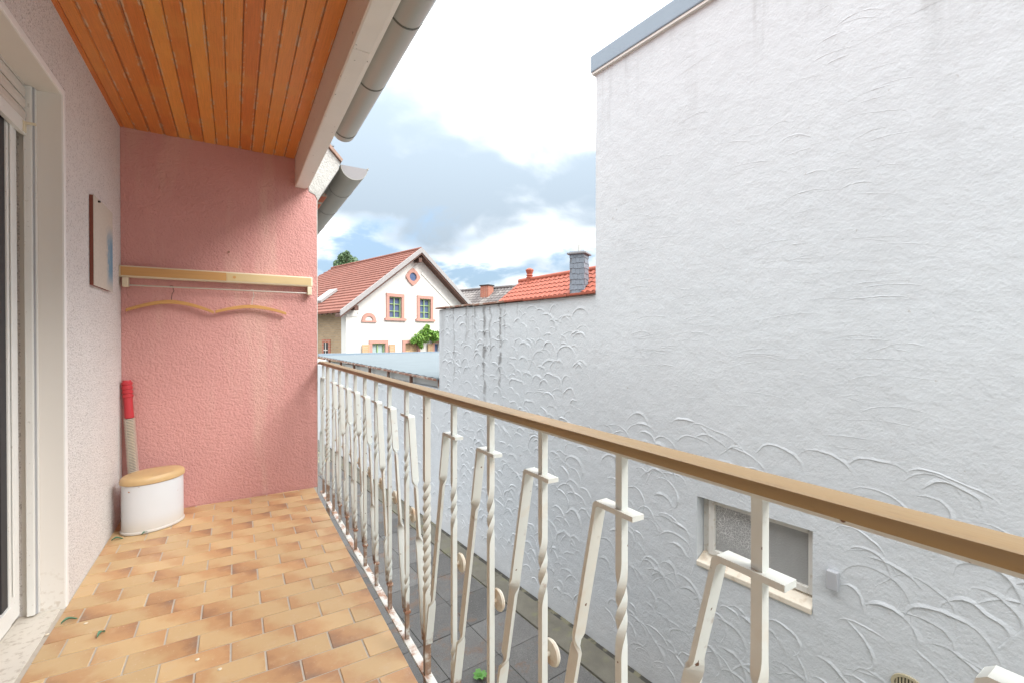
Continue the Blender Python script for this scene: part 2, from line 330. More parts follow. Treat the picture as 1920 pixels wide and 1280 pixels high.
    zone = m.math('MULTIPLY', m.step(m.math('ADD', y, m.math('MULTIPLY', m.noise(6, 3), .25)), 1.83, 1.98), m.step(m.math('ADD', m.sep(m.coord())[2], m.math('MULTIPLY', m.noise(7, 3), .2)), -.24, -.06))  # bright reflection painted in: the crackle is whitened only inside this zone
    m.mix(m.math('MULTIPLY', s_, m.math('MULTIPLY', zone, .9)), (.74, .74, .73)); m.vary(m.noise(14, 5, .6, m.coord((1, 1, .3))), .85, 1.15); m.bump(c, .003, .6); M['frost'] = m.done()
    m = Mat('old_frame', (.66, .645, .60), .6); m.mix(m.math('MULTIPLY', m.step(m.noise(20, 4), .54, .70), .5), (.45, .36, .25)); M['old_frame'] = m.done()
    m = Mat('sill_cream', (.66, .60, .50), .8); m.mix(m.math('MULTIPLY', m.step(m.noise(14, 5, .6), .5, .68), .55), (.44, .33, .22)); m.bump(m.noise(50, 4), .003, .4); M['sill_cream'] = m.done()
    M['grey_plastic'] = Mat('grey_plastic', (.40, .41, .43), .5).done(); M['vent'] = Mat('vent', (.42, .37, .25), .6).done(); M['dark'] = Mat('dark', (.03, .027, .025), .8).done()
    # far houses
    m = Mat('render_white', (.66, .655, .62), .9); m.vary(m.noise(1.5, 4), .95, 1.04); M['render_white'] = m.done()
    m = Mat('sandstone', (.48, .26, .21), .85); m.vary(m.noise(6, 4), .85, 1.12); M['sandstone'] = m.done()
    def bricks(name, c1, c2, mo, sc, w, h, rotz):
        m = Mat(name, c1, .9); b = m.N('ShaderNodeTexBrick'); b.inputs['Scale'].default_value = sc; b.inputs['Brick Width'].default_value = w; b.inputs['Row Height'].default_value = h
        b.inputs['Mortar Size'].default_value = .010; b.inputs['Color1'].default_value = (*c1, 1); b.inputs['Color2'].default_value = (*c2, 1); b.inputs['Mortar'].default_value = (*mo, 1)
        v = m.sep(m.coord(rot=(0, 0, -rotz))); c = m.N('ShaderNodeCombineXYZ'); m.L(m.math('ADD', v[0], v[1]), c.inputs[0]); m.L(v[2], c.inputs[1]); m.L(c.outputs[0], b.inputs['Vector']); m.col = b.outputs['Color']
        m.vary(m.noise(2, 4), .8, 1.15); return m.done()
    M['yellow_brick'] = bricks('yellow_brick', (.40, .28, .16), (.30, .21, .12), (.33, .28, .21), 1, .25, .075, R(16))
    M['red_brick'] = bricks('red_brick', (.42, .13, .075), (.36, .10, .06), (.36, .28, .22), 1, .24, .075, 0)
    m = Mat('tile_brown', (.225, .088, .064), .8, spec=.25); c = m.voro(1, vec=m.coord((3.2, 3.2, 3.2))); m.vary(m.noise(5.5, 2, .5), .72, 1.28); m.vary(m.noise(.6, 3), .85, 1.12); M['tile_brown'] = m.done()
    m = Mat('tile_red', (.33, .09, .055), .65, spec=.3); m.vary(m.noise(5, 2), .78, 1.2); M['tile_red'] = m.done()
    m = Mat('tile_grey', (.15, .135, .13), .85, spec=.25); m.vary(m.noise(5, 3), .7, 1.3); m.mix(m.math('MULTIPLY', m.step(m.noise(.8, 3), .5, .62), .5), (.30, .28, .26)); M['tile_grey'] = m.done()
    m = Mat('slate', (.16, .185, .215), .5); m.vary(m.noise(3, 3), .8, 1.2); m.vary(m.noise(12, 2), .85, 1.15); M['slate'] = m.done()
    M['slate_cap'] = Mat('slate_cap', (.19, .19, .195), .7).done()
    m = Mat('brown_wood', (.115, .06, .045), .75); m.vary(m.noise(9, 4), .8, 1.2); M['brown_wood'] = m.done()
    m = Mat('bargeboard', (.33, .32, .315), .8); m.vary(m.noise(12, 4), .75, 1.2); M['bargeboard'] = m.done()
    m = Mat('shutter_wood', (.50, .34, .20), .7); m.vary(m.rand(), .85, 1.1); M['shutter_wood'] = m.done()
    M['green_frame'] = Mat('green_frame', (.33, .47, .22), .6).done(); M['house_glass'] = Mat('house_glass', (.10, .14, .25), .08).done(); M['curtain_glass'] = Mat('curtain_glass', (.40, .50, .50), .2).done()
    M['skylight'] = Mat('skylight', (.45, .5, .55), .1).done()
    m = Mat('sheet_roof', (.150, .178, .192), .8, 0, .15); m.vary(m.noise(2.5, 4, .6), .88, 1.10); M['sheet_roof'] = m.done()
    for k, c in (('leaf_vine', (.14, .28, .045)), ('leaf_vine_light', (.24, .40, .08)), ('leaf_tree', (.10, .17, .075)), ('leaf_tree_light', (.15, .23, .11))):
        mm = Mat(k, c, .6); mm.b.inputs['Transmission Weight'].default_value = 0; M[k] = mm.done()
    m = Mat('bark', (.10, .07, .05), .9); M['bark'] = m.done()
mats()

# ================================================================== large structure
GZ = -1.6                                     # alley level
WA = R(4.7)                                   # the white wall runs a little askew to the balcony
WD = Vector((-math.sin(WA), math.cos(WA), 0)); WN = Vector((-math.cos(WA), -math.sin(WA), 0)); UP = Vector((0, 0, 1))
WO = Vector((2.737, 4.912, 0))
def wp(s, z, out=0.0): return WO + WD * s + WN * out + UP * z
LX, PY, CEIL = -.678, 4.14, 2.72              # face of the house wall, face of the pink wall, ceiling

g = MB(); g.add([(-300, -300, GZ), (300, -300, GZ), (300, 300, GZ), (-300, 300, GZ)], [(0, 1, 2, 3)])
tag(g.build('ground', M['ground'], origin=(0, 0, GZ)), 'bare grey ground running under the alley and the houses', 'ground', kind='structure')

# ---- paved alley: every slab a piece of its own
alley = MB(); alley.fbox(WO, WD, WN, UP, -8.2, 7.8, -.02, 2.9, GZ - .05, GZ + .012)
alley = tag(alley.build('alley_paving', M['moss']), 'dark grey concrete slab paving of the narrow alley below', 'paving', kind='structure')
slab_me = MB().fbox(Vector(), WD, WN, UP, -.2475, .2475, -.2475, .2475, 0, .03).mesh('paving_slab', (0, 0, 0), .004, seg=1); slab_me.materials.append(M['paver'])
for i in range(5):
    for j in range(-3, 15):
        p = wp(-1.07 + .5 * j, GZ + .0 + random.uniform(0, .003), .34 + .25 + .5 * i)
        reg(bpy.data.objects.new('paving_slab', slab_me), alley, p)
st = MB()
for j in range(4):
    st.fbox(WO, WD, WN, UP, -8.2 + 4 * j, -8.2 + 4 * j + 3.997, .062, .325, GZ, GZ + .034 + random.uniform(-.002, .002))
    o = st.build('edge_strip', M['strip'], alley, bevel=.006); st = MB()

MB().fbox(WO, WD, WN, UP, -8, 7.7, -.01, .061, GZ, GZ + .018).build('wall_foot_gap', M['gap_dirt'], alley)
# ---- balcony slab and tiled floor
EX = .565
fl = MB(); fl.box(LX - .3, EX - .004, -1.6, PY + .1, -.19, -.0035)
floor = tag(fl.build('balcony_floor', M['grout']), 'balcony floor of flamed yellow and brown split tiles', 'floor', kind='structure')
TL, TW, ROWP = .2325, .2325, .1275
cache = {}
def tile_mesh(x0, x1, y0, y1):
    k = (round(x1 - x0, 3), round(y1 - y0, 3))
    if k not in cache:
        a, b = (x1 - x0) / 2, (y1 - y0) / 2
        me = MB().box(-a, a, -b, b, -.012, 0).mesh('tile', (0, 0, 0), .0018, seg=1); me.materials.append(M['tile']); cache[k] = me
    return cache[k]
G2 = .0034
for k in range(-7, 32):
    yc = 3.28 - ROWP * k; y0, y1 = yc - ROWP / 2 + G2, min(yc + ROWP / 2 - G2, PY - .006)
    if y1 - y0 < .02: continue
    j0 = .1 if k % 2 == 0 else .2145
    js = [j0 + TL * n for n in range(-5, 4)]
    xs = [LX + .004] + [j for j in js if LX + .03 < j < EX - .03] + [EX]
    for a, b in zip(xs[:-1], xs[1:]):
        lo = a + (G2 if a > LX + .01 else 0); hi = b - (G2 if b < EX - .001 else 0)
        reg(bpy.data.objects.new('tile', tile_mesh(lo, hi, y0, y1)), floor, ((lo + hi) / 2, (y0 + y1) / 2, random.uniform(-.0006, .0006)))

# ---- board ceiling
jx = [-.697, -.655, -.594, -.513, -.424, -.346, -.268, -.192, -.113, -.037, .040, .119, .197, .273, .350, .428]
cl = MB(); cl.box(LX - .02, .43, -1.6, PY + .02, CEIL + .012, CEIL + .03)
ceil = tag(cl.build('ceiling', M['brown_wood']), 'orange varnished board ceiling above the balcony', 'ceiling', kind='structure')
for a, b in zip(jx[:-1], jx[1:]):
    z = CEIL + random.uniform(-.0012, .0012); c = .0035
    pr = [(a + .0008, z + .011), (a + .0008, z + c), (a + c, z), (b - .0085, z), (b - .0065, z + c), (b - .0008, z + c), (b - .0008, z + .011)]
    o = MB().prism([(x, -1.6, zz) for x, zz in pr], (0, PY + 1.6 - .002, 0)).build('board', M['board'], ceil, origin=((a + b) / 2, 1.27, z))

# ---- the house this balcony belongs to
house = thing('house', (-1.6, 1.2, GZ), 'house wall in speckled rough plaster on the left with eaves, gutter and balcony door', 'house')
DY0, DY1, DT = .9, 2.885, 2.372               # door opening
w = MB()
w.box(-1.0, LX, DY1, PY + .25, GZ, 3.1); w.box(-1.0, LX, DY0, DY1, DT, 3.1); w.box(-1.0, LX, -2.5, DY0, GZ, 3.1); w.box(-1.0, LX - .002, DY0, DY1, GZ, -.03)
w.build('wall', M['roughcast'], house)
w = MB(); w.box(LX - .14, LX - .001, DY1 - .0025, DY1 + .01, -.03, DT)            # smooth reveal
w.build('reveal', M['jamb'], house)
MB().box(LX - .14, LX - .001, DY0, DY1 - .003, DT - .003, DT + .01).build('lintel_soffit', M['jamb'], house)
w = MB(); w.box(LX - .004, LX + .006, DY1 - .002, DY1 + .030, .0, DT + .03); w.build('corner_trim', M['trim_white'], house, bevel=.003)
MB().box(LX - .002, LX + .0025, DY1 + .0305, DY1 + .0365, .0, DT + .036).build('trim_joint', M['gap_dirt'], house); MB().box(LX - .002, LX + .0025, DY0, DY1 + .03, DT + .0325, DT + .037).build('trim_joint', M['gap_dirt'], house)
w = MB(); w.box(LX - .004, LX + .006, DY0, DY1 - .0025, DT - .002, DT + .032); w.build('corner_trim', M['trim_white'], house, bevel=.003)
MB().prism([(.52, -2.5, 2.735), (.52, -2.5, 2.80), (-4.2, -2.5, 5.55), (-4.2, -2.5, 5.45), (-.6, -2.5, 3.13), (-.6, -2.5, 2.76)], (0, PY + 2.65, 0)).build('roof', M['tile_brown'], house)  # out of the camera's view, added to block light from the sky and the left
MB().box(.4285, .512, -1.6, PY - .001, 2.488, 2.734).build('fascia_beam', M['fascia'], house, bevel=.004)
MB().box(.5135, .530, -1.6, PY - .004, 2.497, 2.75).build('fascia_edge', M['fascia_white'], house)
MB().box(.436, .508, -1.6, 2.02, 2.4855, 2.4878).build('soffit_strip', M['fascia_white'], house); MB().box(.436, .508, 2.024, PY - .03, 2.4853, 2.4878).build('soffit_strip', M['fascia_white'], house)
def gutter(x, y0, y1, z, r, parent, cap0, seams, name='gutter', mk='gutter'):
    def ring(y, rr, a0=180, a1=360, n=18): return [(x + rr * math.cos(R(a0 + (a1 - a0) * k / n)), y, z + rr * math.sin(R(a0 + (a1 - a0) * k / n))) for k in range(n + 1)]
    mb = MB(); o0, o1 = ring(y0, r), ring(y1, r); i0, i1 = ring(y0, r - .004), ring(y1, r - .004)
    prof0 = o0 + i0[::-1]; prof1 = o1 + i1[::-1]; mb.loft([prof0, prof1])
    gobj = mb.build(name, M[mk], parent, smooth=True)
    MB().tube([(x + r + .002, y0, z + .002), (x + r + .002, y1, z + .002)], .009, 8)  .build('bead', M[mk], gobj, smooth=True)
    for y in seams:
        s0 = ring(y - .0045, r + .0025, 176, 364); s1 = ring(y + .0045, r + .0025, 176, 364)
        k0 = ring(y - .0045, r + .0005, 176, 364); k1 = ring(y + .0045, r + .0005, 176, 364)
        MB().loft([s0 + k0[::-1], s1 + k1[::-1]]).build('seam', M['gutter_seam'], gobj)
    for y in cap0:
        c = ring(y, r - .001); MB().prism(c, (0, .003, 0)).build('end_cap', M['gutter_cap'], gobj)
    return gobj
gutter(.607, -1.6, 3.10, 2.592, .073, house, (3.097,), (3.03, 2.38, 1.83, 1.1))

# door
dr = thing('balcony_door', (-.85, 1.9, 0), 'white plastic sliding balcony door with dark glass and half raised shutter box', 'door')
def dbox(x0, x1, y0, y1, z0, z1, name, mat, par=None, bv=.003): return MB().box(x0, x1, y0, y1, z0, z1).build(name, M[mat], par or dr, bevel=bv)
dbox(-.795, -.768, 2.845, DY1 - .003, .012, DT - .004, 'guide_rail', 'pvc'); dbox(-.7675, -.7625, 2.858, 2.8655, .012, DT - .004, 'guide_groove', 'grey_plastic', bv=0)
dbox(-.768, -.760, 2.867, DY1 - .003, .012, DT - .004, 'guide_rail', 'pvc', bv=.002)
dbox(-.90, -.83, 2.815, DY1 - .003, .01, DT, 'frame', 'pvc_beige')
dbox(-.90, -.83, DY0, 2.814, .005, .045, 'frame', 'pvc_beige')
sash = dbox(-.875, -.806, 2.71, 2.812, .046, DT - .02, 'sash', 'pvc')
dbox(-.870, -.802, DY0, 2.7095, .046, .13, 'sash_rail', 'pvc', sash); dbox(-.804, -.800, 2.73, 2.765, .16, 2.3, 'sash_bead', 'pvc', sash)
dbox(-.875, -.812, 2.650, 2.7095, .131, 2.3, 'gasket', 'gasket', sash, 0)
dbox(-.862, -.852, DY0, 2.6495, .131, 2.35, 'pane', 'door_glass', sash, 0)
sh = MB()
shut = dbox(-.803, -.783, DY0, 2.842, 2.145, 2.205, 'shutter_bar', 'pvc')
for k in range(4):
    z = 2.206 + .052 * k
    MB().prism([(-.803, DY0, z), (-.789, DY0, z), (-.783, DY0, z + .014), (-.783, DY0, z + .036), (-.790, DY0, z + .048), (-.803, DY0, z + .048)], (0, 2.838 - DY0, 0)).build('shutter_slat', M['pvc_beige'], dr)
dbox(-.786, -.778, 2.80, 2.828, 2.150, 2.195, 'stopper', 'cream', shut, .002); dbox(-.783, -.742, 2.802, 2.812, 2.182, 2.193, 'stopper_arm', 'cream', shut, .003)
sill = tag(MB().box(-.829, LX - .012, DY0, DY1 - .004, -.003, .0045).build('door_sill', M['marble'], bevel=.002), 'worn pale stone sill on the floor before the balcony door', 'sill')

# ---- pink wall closing the balcony
pink = thing('partition_wall', (0, PY + .1, 0), 'rough pink plastered wall closing the far end of the balcony', 'wall')
MB().box(LX + .001, .5935, PY, PY + .24, -.002, CEIL + .01).build('plaster_face', M['pink'], pink)
MB().box(.594, .5985, PY - .001, PY + .245, GZ, 2.43).build('edge_paint', M['white_plaster'], pink)
MB().box(LX + .001, .592, PY + .002, PY + .238, GZ, -.0025).build('lower_wall', M['white_plaster'], pink)
nail = MB(); nail.lathe((.052, 0, 0), [(.008, 0), (.006, .01)], 10)
nx = on_plane(429, 473, (0, PY, 0), Vector((0, 1, 0))); MB().tube([(nx.x, PY + .001, nx.z), (nx.x, PY - .012, nx.z)], .007, 8).build('wall_plug', M['rust'], pink)
vb = MB().prism([(.5305, PY - .006, 2.47), (.5305, PY - .006, 2.955), (.640, PY - .006, 2.915), (.782, PY - .006, 2.765), (.770, PY - .006, 2.70), (.600, PY - .006, 2.405), (.58, PY - .006, 2.45)], (0, .22, 0)).build('verge_block', M['white_rough'], pink, bevel=.006)
MB().prism([(.60, PY - .03, 2.965), (.66, PY - .03, 2.935), (.802, PY - .03, 2.782), (.79, PY - .03, 2.764), (.65, PY - .03, 2.912), (.60, PY - .03, 2.935)], (0, .3, 0)).build('verge_board', M['verge'], pink)
MB().prism([(.59, PY + .05, 2.98), (.67, PY + .05, 2.99), (.745, PY + .05, 2.915), (.70, PY + .05, 2.91)], (0, .25, 0)).build('roof_flashing', M['zinc'], pink)

# ---- neighbour's eaves beyond the pink wall
nb = thing('neighbour_eaves', (.6, 6, 2.4), 'eaves and grey gutter of the next house beyond the pink wall', 'eaves')
MB().prism([(.3, PY + .245, 2.42), (.605, PY + .245, 2.42), (.76, PY + .245, 2.69), (.80, PY + .245, 2.79), (.3, PY + .245, 3.2)], (0, 7, 0)).build('eaves_wall', M['white_rough'], nb)
for k in range(9):
    y = PY + .32 + .55 * k
    MB().prism([(.615, y, 2.43), (.70, y, 2.58), (.735, y, 2.555), (.648, y, 2.415)], (0, .12, 0)).build('eaves_brick', M['red_brick'], nb, bevel=.006)
gutter(.908, PY + .03, 11, 2.758, .115, nb, (PY + .032,), (4.75, 5.5, 6.4, 7.4, 8.4, 9.4), mk='gutter_old')

# ================================================================== white wall on the right
WS = (-3.50, -2.725); WZ = (-.445, .07)       # window opening along the wall / in height
tall = thing('white_building', tuple(wp(-4, GZ, -2)), 'tall white building with trowelled stucco wall and blue grey roof edge', 'building')
CS = -1.690; TOPZ = 3.712
w = MB(); T = -.32
for s0, s1, z0, z1 in ((-9, WS[0], GZ - .05, TOPZ), (WS[1], CS, GZ - .05, TOPZ), (WS[0], WS[1], GZ - .05, WZ[0]), (WS[0], WS[1], WZ[1], TOPZ)):
    w.fbox(WO, WD, WN, UP, s0, s1, T, 0, z0, z1)
w.build('wall', M['stucco'], tall)
MB().fbox(WO, WD, WN, UP, -9, CS - .01, -6, T - .001, GZ, TOPZ - .05).build('building_body', M['white_plaster'], tall)
MB().fbox(WO, WD, WN, UP, -9, CS + .035, -6, .038, TOPZ, TOPZ + .155).build('roof_edge', M['zinc'], tall, bevel=.01)
MB().fbox(WO, WD, WN, UP, -9, CS + .028, -5, .028, TOPZ - .02, TOPZ - .0005).build('drip_edge', M['white_plaster'], tall)
win = MB()
for a in ((WS[0] + .004, WS[0] + .045, WZ[0] + .09, WZ[1] - .004), (WS[1] - .105, WS[1] - .06, WZ[0] + .09, WZ[1] - .004)): win.fbox(WO, WD, WN, UP, a[0], a[1], -.10, -.055, a[2], a[3])
win.fbox(WO, WD, WN, UP, WS[0] + .046, WS[1] - .106, -.10, -.055, WZ[1] - .045, WZ[1] - .004); win.fbox(WO, WD, WN, UP, WS[0] + .046, WS[1] - .106, -.10, -.055, WZ[0] + .09, WZ[0] + .13)
win.fbox(WO, WD, WN, UP, WS[1] - .0595, WS[1] - .002, -.12, -.09, WZ[0], WZ[1])
wf = win.build('window_frame', M['old_frame'], tall, bevel=.003)
MB().fbox(WO, WD, WN, UP, WS[0] + .04, WS[1] - .10, -.085, -.078, WZ[0] + .12, WZ[1] - .04).build('pane', M['frost'], wf)
MB().hexa([wp(WS[0] + .003, WZ[0] - .0, .012), wp(WS[1] - .003, WZ[0], .012), wp(WS[1] - .003, WZ[0], -.14), wp(WS[0] + .003, WZ[0], -.14)],
          [wp(WS[0] + .003, WZ[0] + .035, .012), wp(WS[1] - .003, WZ[0] + .035, .012), wp(WS[1] - .003, WZ[0] + .115, -.14), wp(WS[0] + .003, WZ[0] + .115, -.14)]).build('sill', M['sill_cream'], wf, bevel=.006)
# low wall going on from the building
low = thing('alley_wall', tuple(wp(0, GZ, -.15)), 'lower white stucco wall with scalloped trowel marks and dirty streaks under a rusty cap', 'wall')
LE, LT = 1.497, 1.650
w = MB(); w.hexa([wp(CS + .0005, GZ - .05, -.004), wp(LE, GZ - .05, -.004), wp(LE, GZ - .05, -.3), wp(CS + .0005, GZ - .05, -.3)], [wp(CS + .0005, LT, -.004), wp(LE, LT + .02, -.004), wp(LE, LT + .02, -.3), wp(CS + .0005, LT, -.3)])
w.build('wall', M['stucco_low'], low)
n = 9
for k in range(n):
    a, b = CS + .004 + (LE + .06 - CS) * k / n, CS + (LE + .06 - CS) * (k + 1) / n; dz = random.uniform(-.004, .004); za = LT + .02 * (k / n) + .001
    MB().fbox(WO, WD, WN, UP, a, b - .004, -.33, .035, za + .012 + dz, za + .034 + dz).build('cap_tile', M['rust_old'] if k > 3 else M['tile_red'], low, bevel=.003)
MB().fbox(WO, WD, WN, UP, CS + .004, LE, -.29, -.01, LT - .01, LT + .013).build('mortar_bed', M['white_rough'], low)
ext = tag(MB().fbox(WO, WD, WN, UP, LE + .0005, 11.5, -.25, -.008, GZ - .05, .50).build('shed_wall', M['stucco']), 'low white stucco wall under the sheet metal roof edge', 'wall')

# trowel marks: raised plaster ridges
def ridges(name, parent, spots, mat):
    V, F = [], []
    for (s, z, a, b, rot, t0, t1, h, wi, base) in spots:
        n = 18; b0 = len(V); wob = rng.normal(0, .06, 4)
        for k in range(n + 1):
            q = k / n; th = t0 + (t1 - t0) * q; rr = 1 + wob[0] * math.sin(3 * th) + wob[1] * math.sin(5 * th + 1) * .5 + rng.normal(0, .008)
            def P(m, out):
                u, v = a * m * rr * math.cos(th), b * m * rr * math.sin(th)
                u, v = u * math.cos(rot) - v * math.sin(rot), u * math.sin(rot) + v * math.cos(rot)
                return tuple(wp(s - u, z + v, base + out))
            tp = min(1, 3.2 * min(q, 1 - q) + .08) * (1 + 4 * wob[2] * math.sin(7 * q) + 4 * wob[3] * math.sin(13 * q)) * max(.25, rng.normal(1, .22)); dm = wi / max(a, b) * (.7 + .6 * q)
            V += [P(1 + 2.6 * dm, -.0015), P(1 + .40 * dm, h * tp * .75), P(1.0, h * tp), P(1 - dm * .30, -.002)]
        for k in range(n):
            for i in range(3):
                p = b0 + k * 4 + i; F.append((p, p + 4, p + 5, p + 1))
    me = bpy.data.meshes.new(name); o0 = wp(0, 0, 0); me.from_pydata([tuple(Vector(p) - o0) for p in V], [], F); me.materials.append(mat)
    bm = bmesh.new(); bm.from_mesh(me); bmesh.ops.recalc_face_normals(bm, faces=bm.faces); bm.to_mesh(me); bm.free()
    for p in me.polygons: p.use_smooth = True
    o = reg(bpy.data.objects.new(name, me), parent, o0); o['kind'] = 'stuff'; return o
def scallops(s0, s1, z0, z1, ds, dz, a, b, h, base, rot, keep, avoid=None):
    out = []; row = 0; z = z1
    while z > z0:
        s = s0 + (row % 2) * ds / 2
        while s < s1:
            if random.random() < keep:
                ss, zz = s + random.gauss(0, ds * .26), z + random.gauss(0, dz * .34); k = random.choice((.6, .8, .9, 1, 1.1, 1.3)) * random.uniform(.85, 1.15)
                ok = s0 <= ss <= s1 and z0 <= zz <= z1
                if avoid and avoid[0] < ss < avoid[1] and avoid[2] < zz < avoid[3]: ok = False
                if ok: out.append((ss, zz, a * k, b * k * random.uniform(.8, 1.25), rot + random.gauss(0, .22), R(random.uniform(120, 205)), R(random.uniform(-40, 45)), h * random.uniform(.3, 1.2), random.uniform(.006, .017), base))
            s += ds
        z -= dz; row += 1
    return out
av = (WS[0] - .16, WS[1] + .17, WZ[0] - .20, WZ[1] + .10)
sp = scallops(-5.2, -3.2, -1.5, .30, .235, .120, .150, .125, .0041, 0, -.42, 1.0, av) + scallops(-3.2, CS - .1, -1.5, .36, .175, .100, .115, .115, .0038, 0, -.22, .9, av)
sp += [(random.uniform(-4.9, -1.95), random.uniform(.36, .52), random.uniform(.12, .18), random.uniform(.08, .13), random.gauss(-.2, .15), R(165), R(random.uniform(0, 40)), random.uniform(.002, .004), .012, 0) for _ in range(14)]
for _ in range(46):                               # faint flat strokes on the upper wall, in stacks as the trowel went
    sc, zc_, nn = random.uniform(-5.3, CS - .35), random.uniform(.45, 3.5), random.randint(3, 11); aa = random.uniform(.13, .30)
    for q in range(nn):
        z = zc_ + q * random.uniform(.035, .10)
        if z > 3.6: break
        sp.append((sc + random.gauss(0, .05), z, aa * random.uniform(.7, 1.25), random.uniform(.03, .10), random.gauss(-.03, .10), R(90 + random.uniform(25, 70)), R(90 - random.uniform(20, 65)), random.uniform(.0004, .0014), random.uniform(.005, .012), 0))
ridges('plaster_ridges', tall, sp, M['stucco'])
sp = scallops(CS + .14, LE - .1, -1.5, LT - .14, .165, .108, .105, .12, .0052, -.004, -.05, 1.0)
ridges('plaster_ridges', low, sp, M['stucco_low'])
ridges('plaster_ridges', ext, scallops(LE + .12, 8.5, -1.5, .36, .21, .13, .11, .115, .0070, -.008, -.05, .8), M['stucco'])

tag(MB().fbox(WO, WD, WN, UP, -3.642, -3.584, .001, .038, -.232, -.122).build('junction_box', M['grey_plastic'], bevel=.005), 'small grey plastic box on the white wall beside the frosted window', 'junction box')
vg = thing('vent_grille', tuple(wp(-3.96, -.66, 0)), 'small oval slatted vent low on the white wall', 'vent')
def oval(c, a, b, o, n=20): return [wp(c[0] + a * math.cos(2 * math.pi * k / n), c[1] + b * math.sin(2 * math.pi * k / n), o) for k in range(n)]
MB().loft([oval((-3.96, -.605), .075, .062, .001), oval((-3.96, -.605), .075, .062, .012), oval((-3.96, -.605), .060, .048, .012), oval((-3.96, -.605), .060, .048, .002)], cap=False).build('rim', M['vent'], vg)
MB().add(oval((-3.96, -.605), .062, .05, .0025), [tuple(range(20))]).build('backing', M['dark'], vg)
for k in range(8):
    s = -3.96 - .05 + .0143 * k; hh = .048 * math.sqrt(max(.05, 1 - ((s + 3.96) / .062) ** 2)); MB().fbox(WO, WD, WN, UP, s - .004, s + .004, .003, .009, -.605 - hh, -.605 + hh).build('slat', M['vent'], vg)

# ---- shed with a sheet metal roof behind the low wall
shed = thing('shed', tuple(wp(5, GZ, -2)), 'shed with flat blue grey sheet metal roof behind the low wall', 'shed')
A, B = on_plane(823, 706, wp(0, 0), WN), on_plane(600, 666.5, wp(0, 0), WN)
sA, sB = LE + .012, (B - WO).dot(WD); zA, zB = A.z - .012, B.z - .002
rows = 26; rf = MB(); ring = []
for k in range(2 * rows + 1):
    f = k / (2 * rows); off = 0.006 if k % 2 else -.006; ring.append((sA + (sB - sA) * f, zA + (zB - zA) * f + off))
for (s, z), (s2, z2) in zip(ring[:-1], ring[1:]):
    rf.hexa([wp(s, z - .02, .04), wp(s2, z2 - .02, .04), wp(s2, z2 - .02 + .05, -7), wp(s, z - .02 + .05, -7)], [wp(s, z, .04), wp(s2, z2, .04), wp(s2, z2 + .05, -7), wp(s, z + .05, -7)])
rf.build('roof', M['sheet_roof'], shed)
MB().hexa([wp(sA, zA - .045, .060), wp(sB, zB - .045, .060), wp(sB, zB - .045, .03), wp(sA, zA - .045, .03)], [wp(sA, zA - .014, .060), wp(sB, zB - .014, .060), wp(sB, zB - .014, .0405), wp(sA, zA - .014, .0405)]).build('eaves_rail', M['rust_old'], shed)
for k in range(7):
    s = LE + .03 + 1.05 * k; MB().fbox(WO, WD, WN, UP, s, s + .045, -.06, -.015, .501, zA - .015 + (zB - zA) * k / 10).build('post', M['rust_old'], shed)
MB().fbox(WO, WD, WN, UP, LE + .01, 11.4, -.24, -.12, .501, zA - .04).build('wall', M['render_white'], shed)
MB().fbox(WO, WD, WN, UP, sB - .06, sB + .02, -7, .05, zB - .03, zB + .062).build('far_flashing', M['zinc'], shed)

# ================================================================== balustrade
RX = .635
bal = thing('balustrade', (RX, 1.6, -.06), 'white wrought iron balcony railing with twisted bars and brown handrail', 'railing')
MB().prism([(.607, -1.5, 1.0375), (.6045, -1.5, 1.041), (.6035, -1.5, 1.051), (.605, -1.5, 1.0555), (.609, -1.5, 1.0572), (.620, -1.5, 1.0578), (.648, -1.5, 1.0578), (.656, -1.5, 1.0565), (.660, -1.5, 1.051), (.660, -1.5, 1.041), (.657, -1.5, 1.0375)], (0, 1.5 + PY - .005, 0)).build('handrail', M['handrail'], bal, smooth=True)
MB().box(.618, .652, -1.5, PY + .05, 1.029, 1.0372).build('rail_strip', M['iron_paint'], bal)
MB().box(.60, .65, PY - .004, PY + .03, 1.03, 1.047).build('wall_bracket', M['rust'], bal, bevel=.003)
MB().box(.619, .651, -1.5, PY + .04, -.060, -.051).build('bottom_bar', M['iron_flaked'], bal)
def sstep(a, b, x): q = min(1, max(0, (x - a) / (b - a))); return q * q * (3 - 2 * q)
TW2 = 2 * math.pi
def post(y):
    def ang(q): z = -.28 + q * 1.306; return TW2 * 2.75 * min(1, max(0, (z - .27) / .43))
    p = MB().twist((RX, y, -.28), (RX, y, 1.026), .023, .023, ang, 120).build('post', M['iron_paint'], bal, smooth=True)
    MB().box(EX - .02, RX - .010, y - .02, y + .02, -.17, -.155).build('anchor', M['rust'], p)
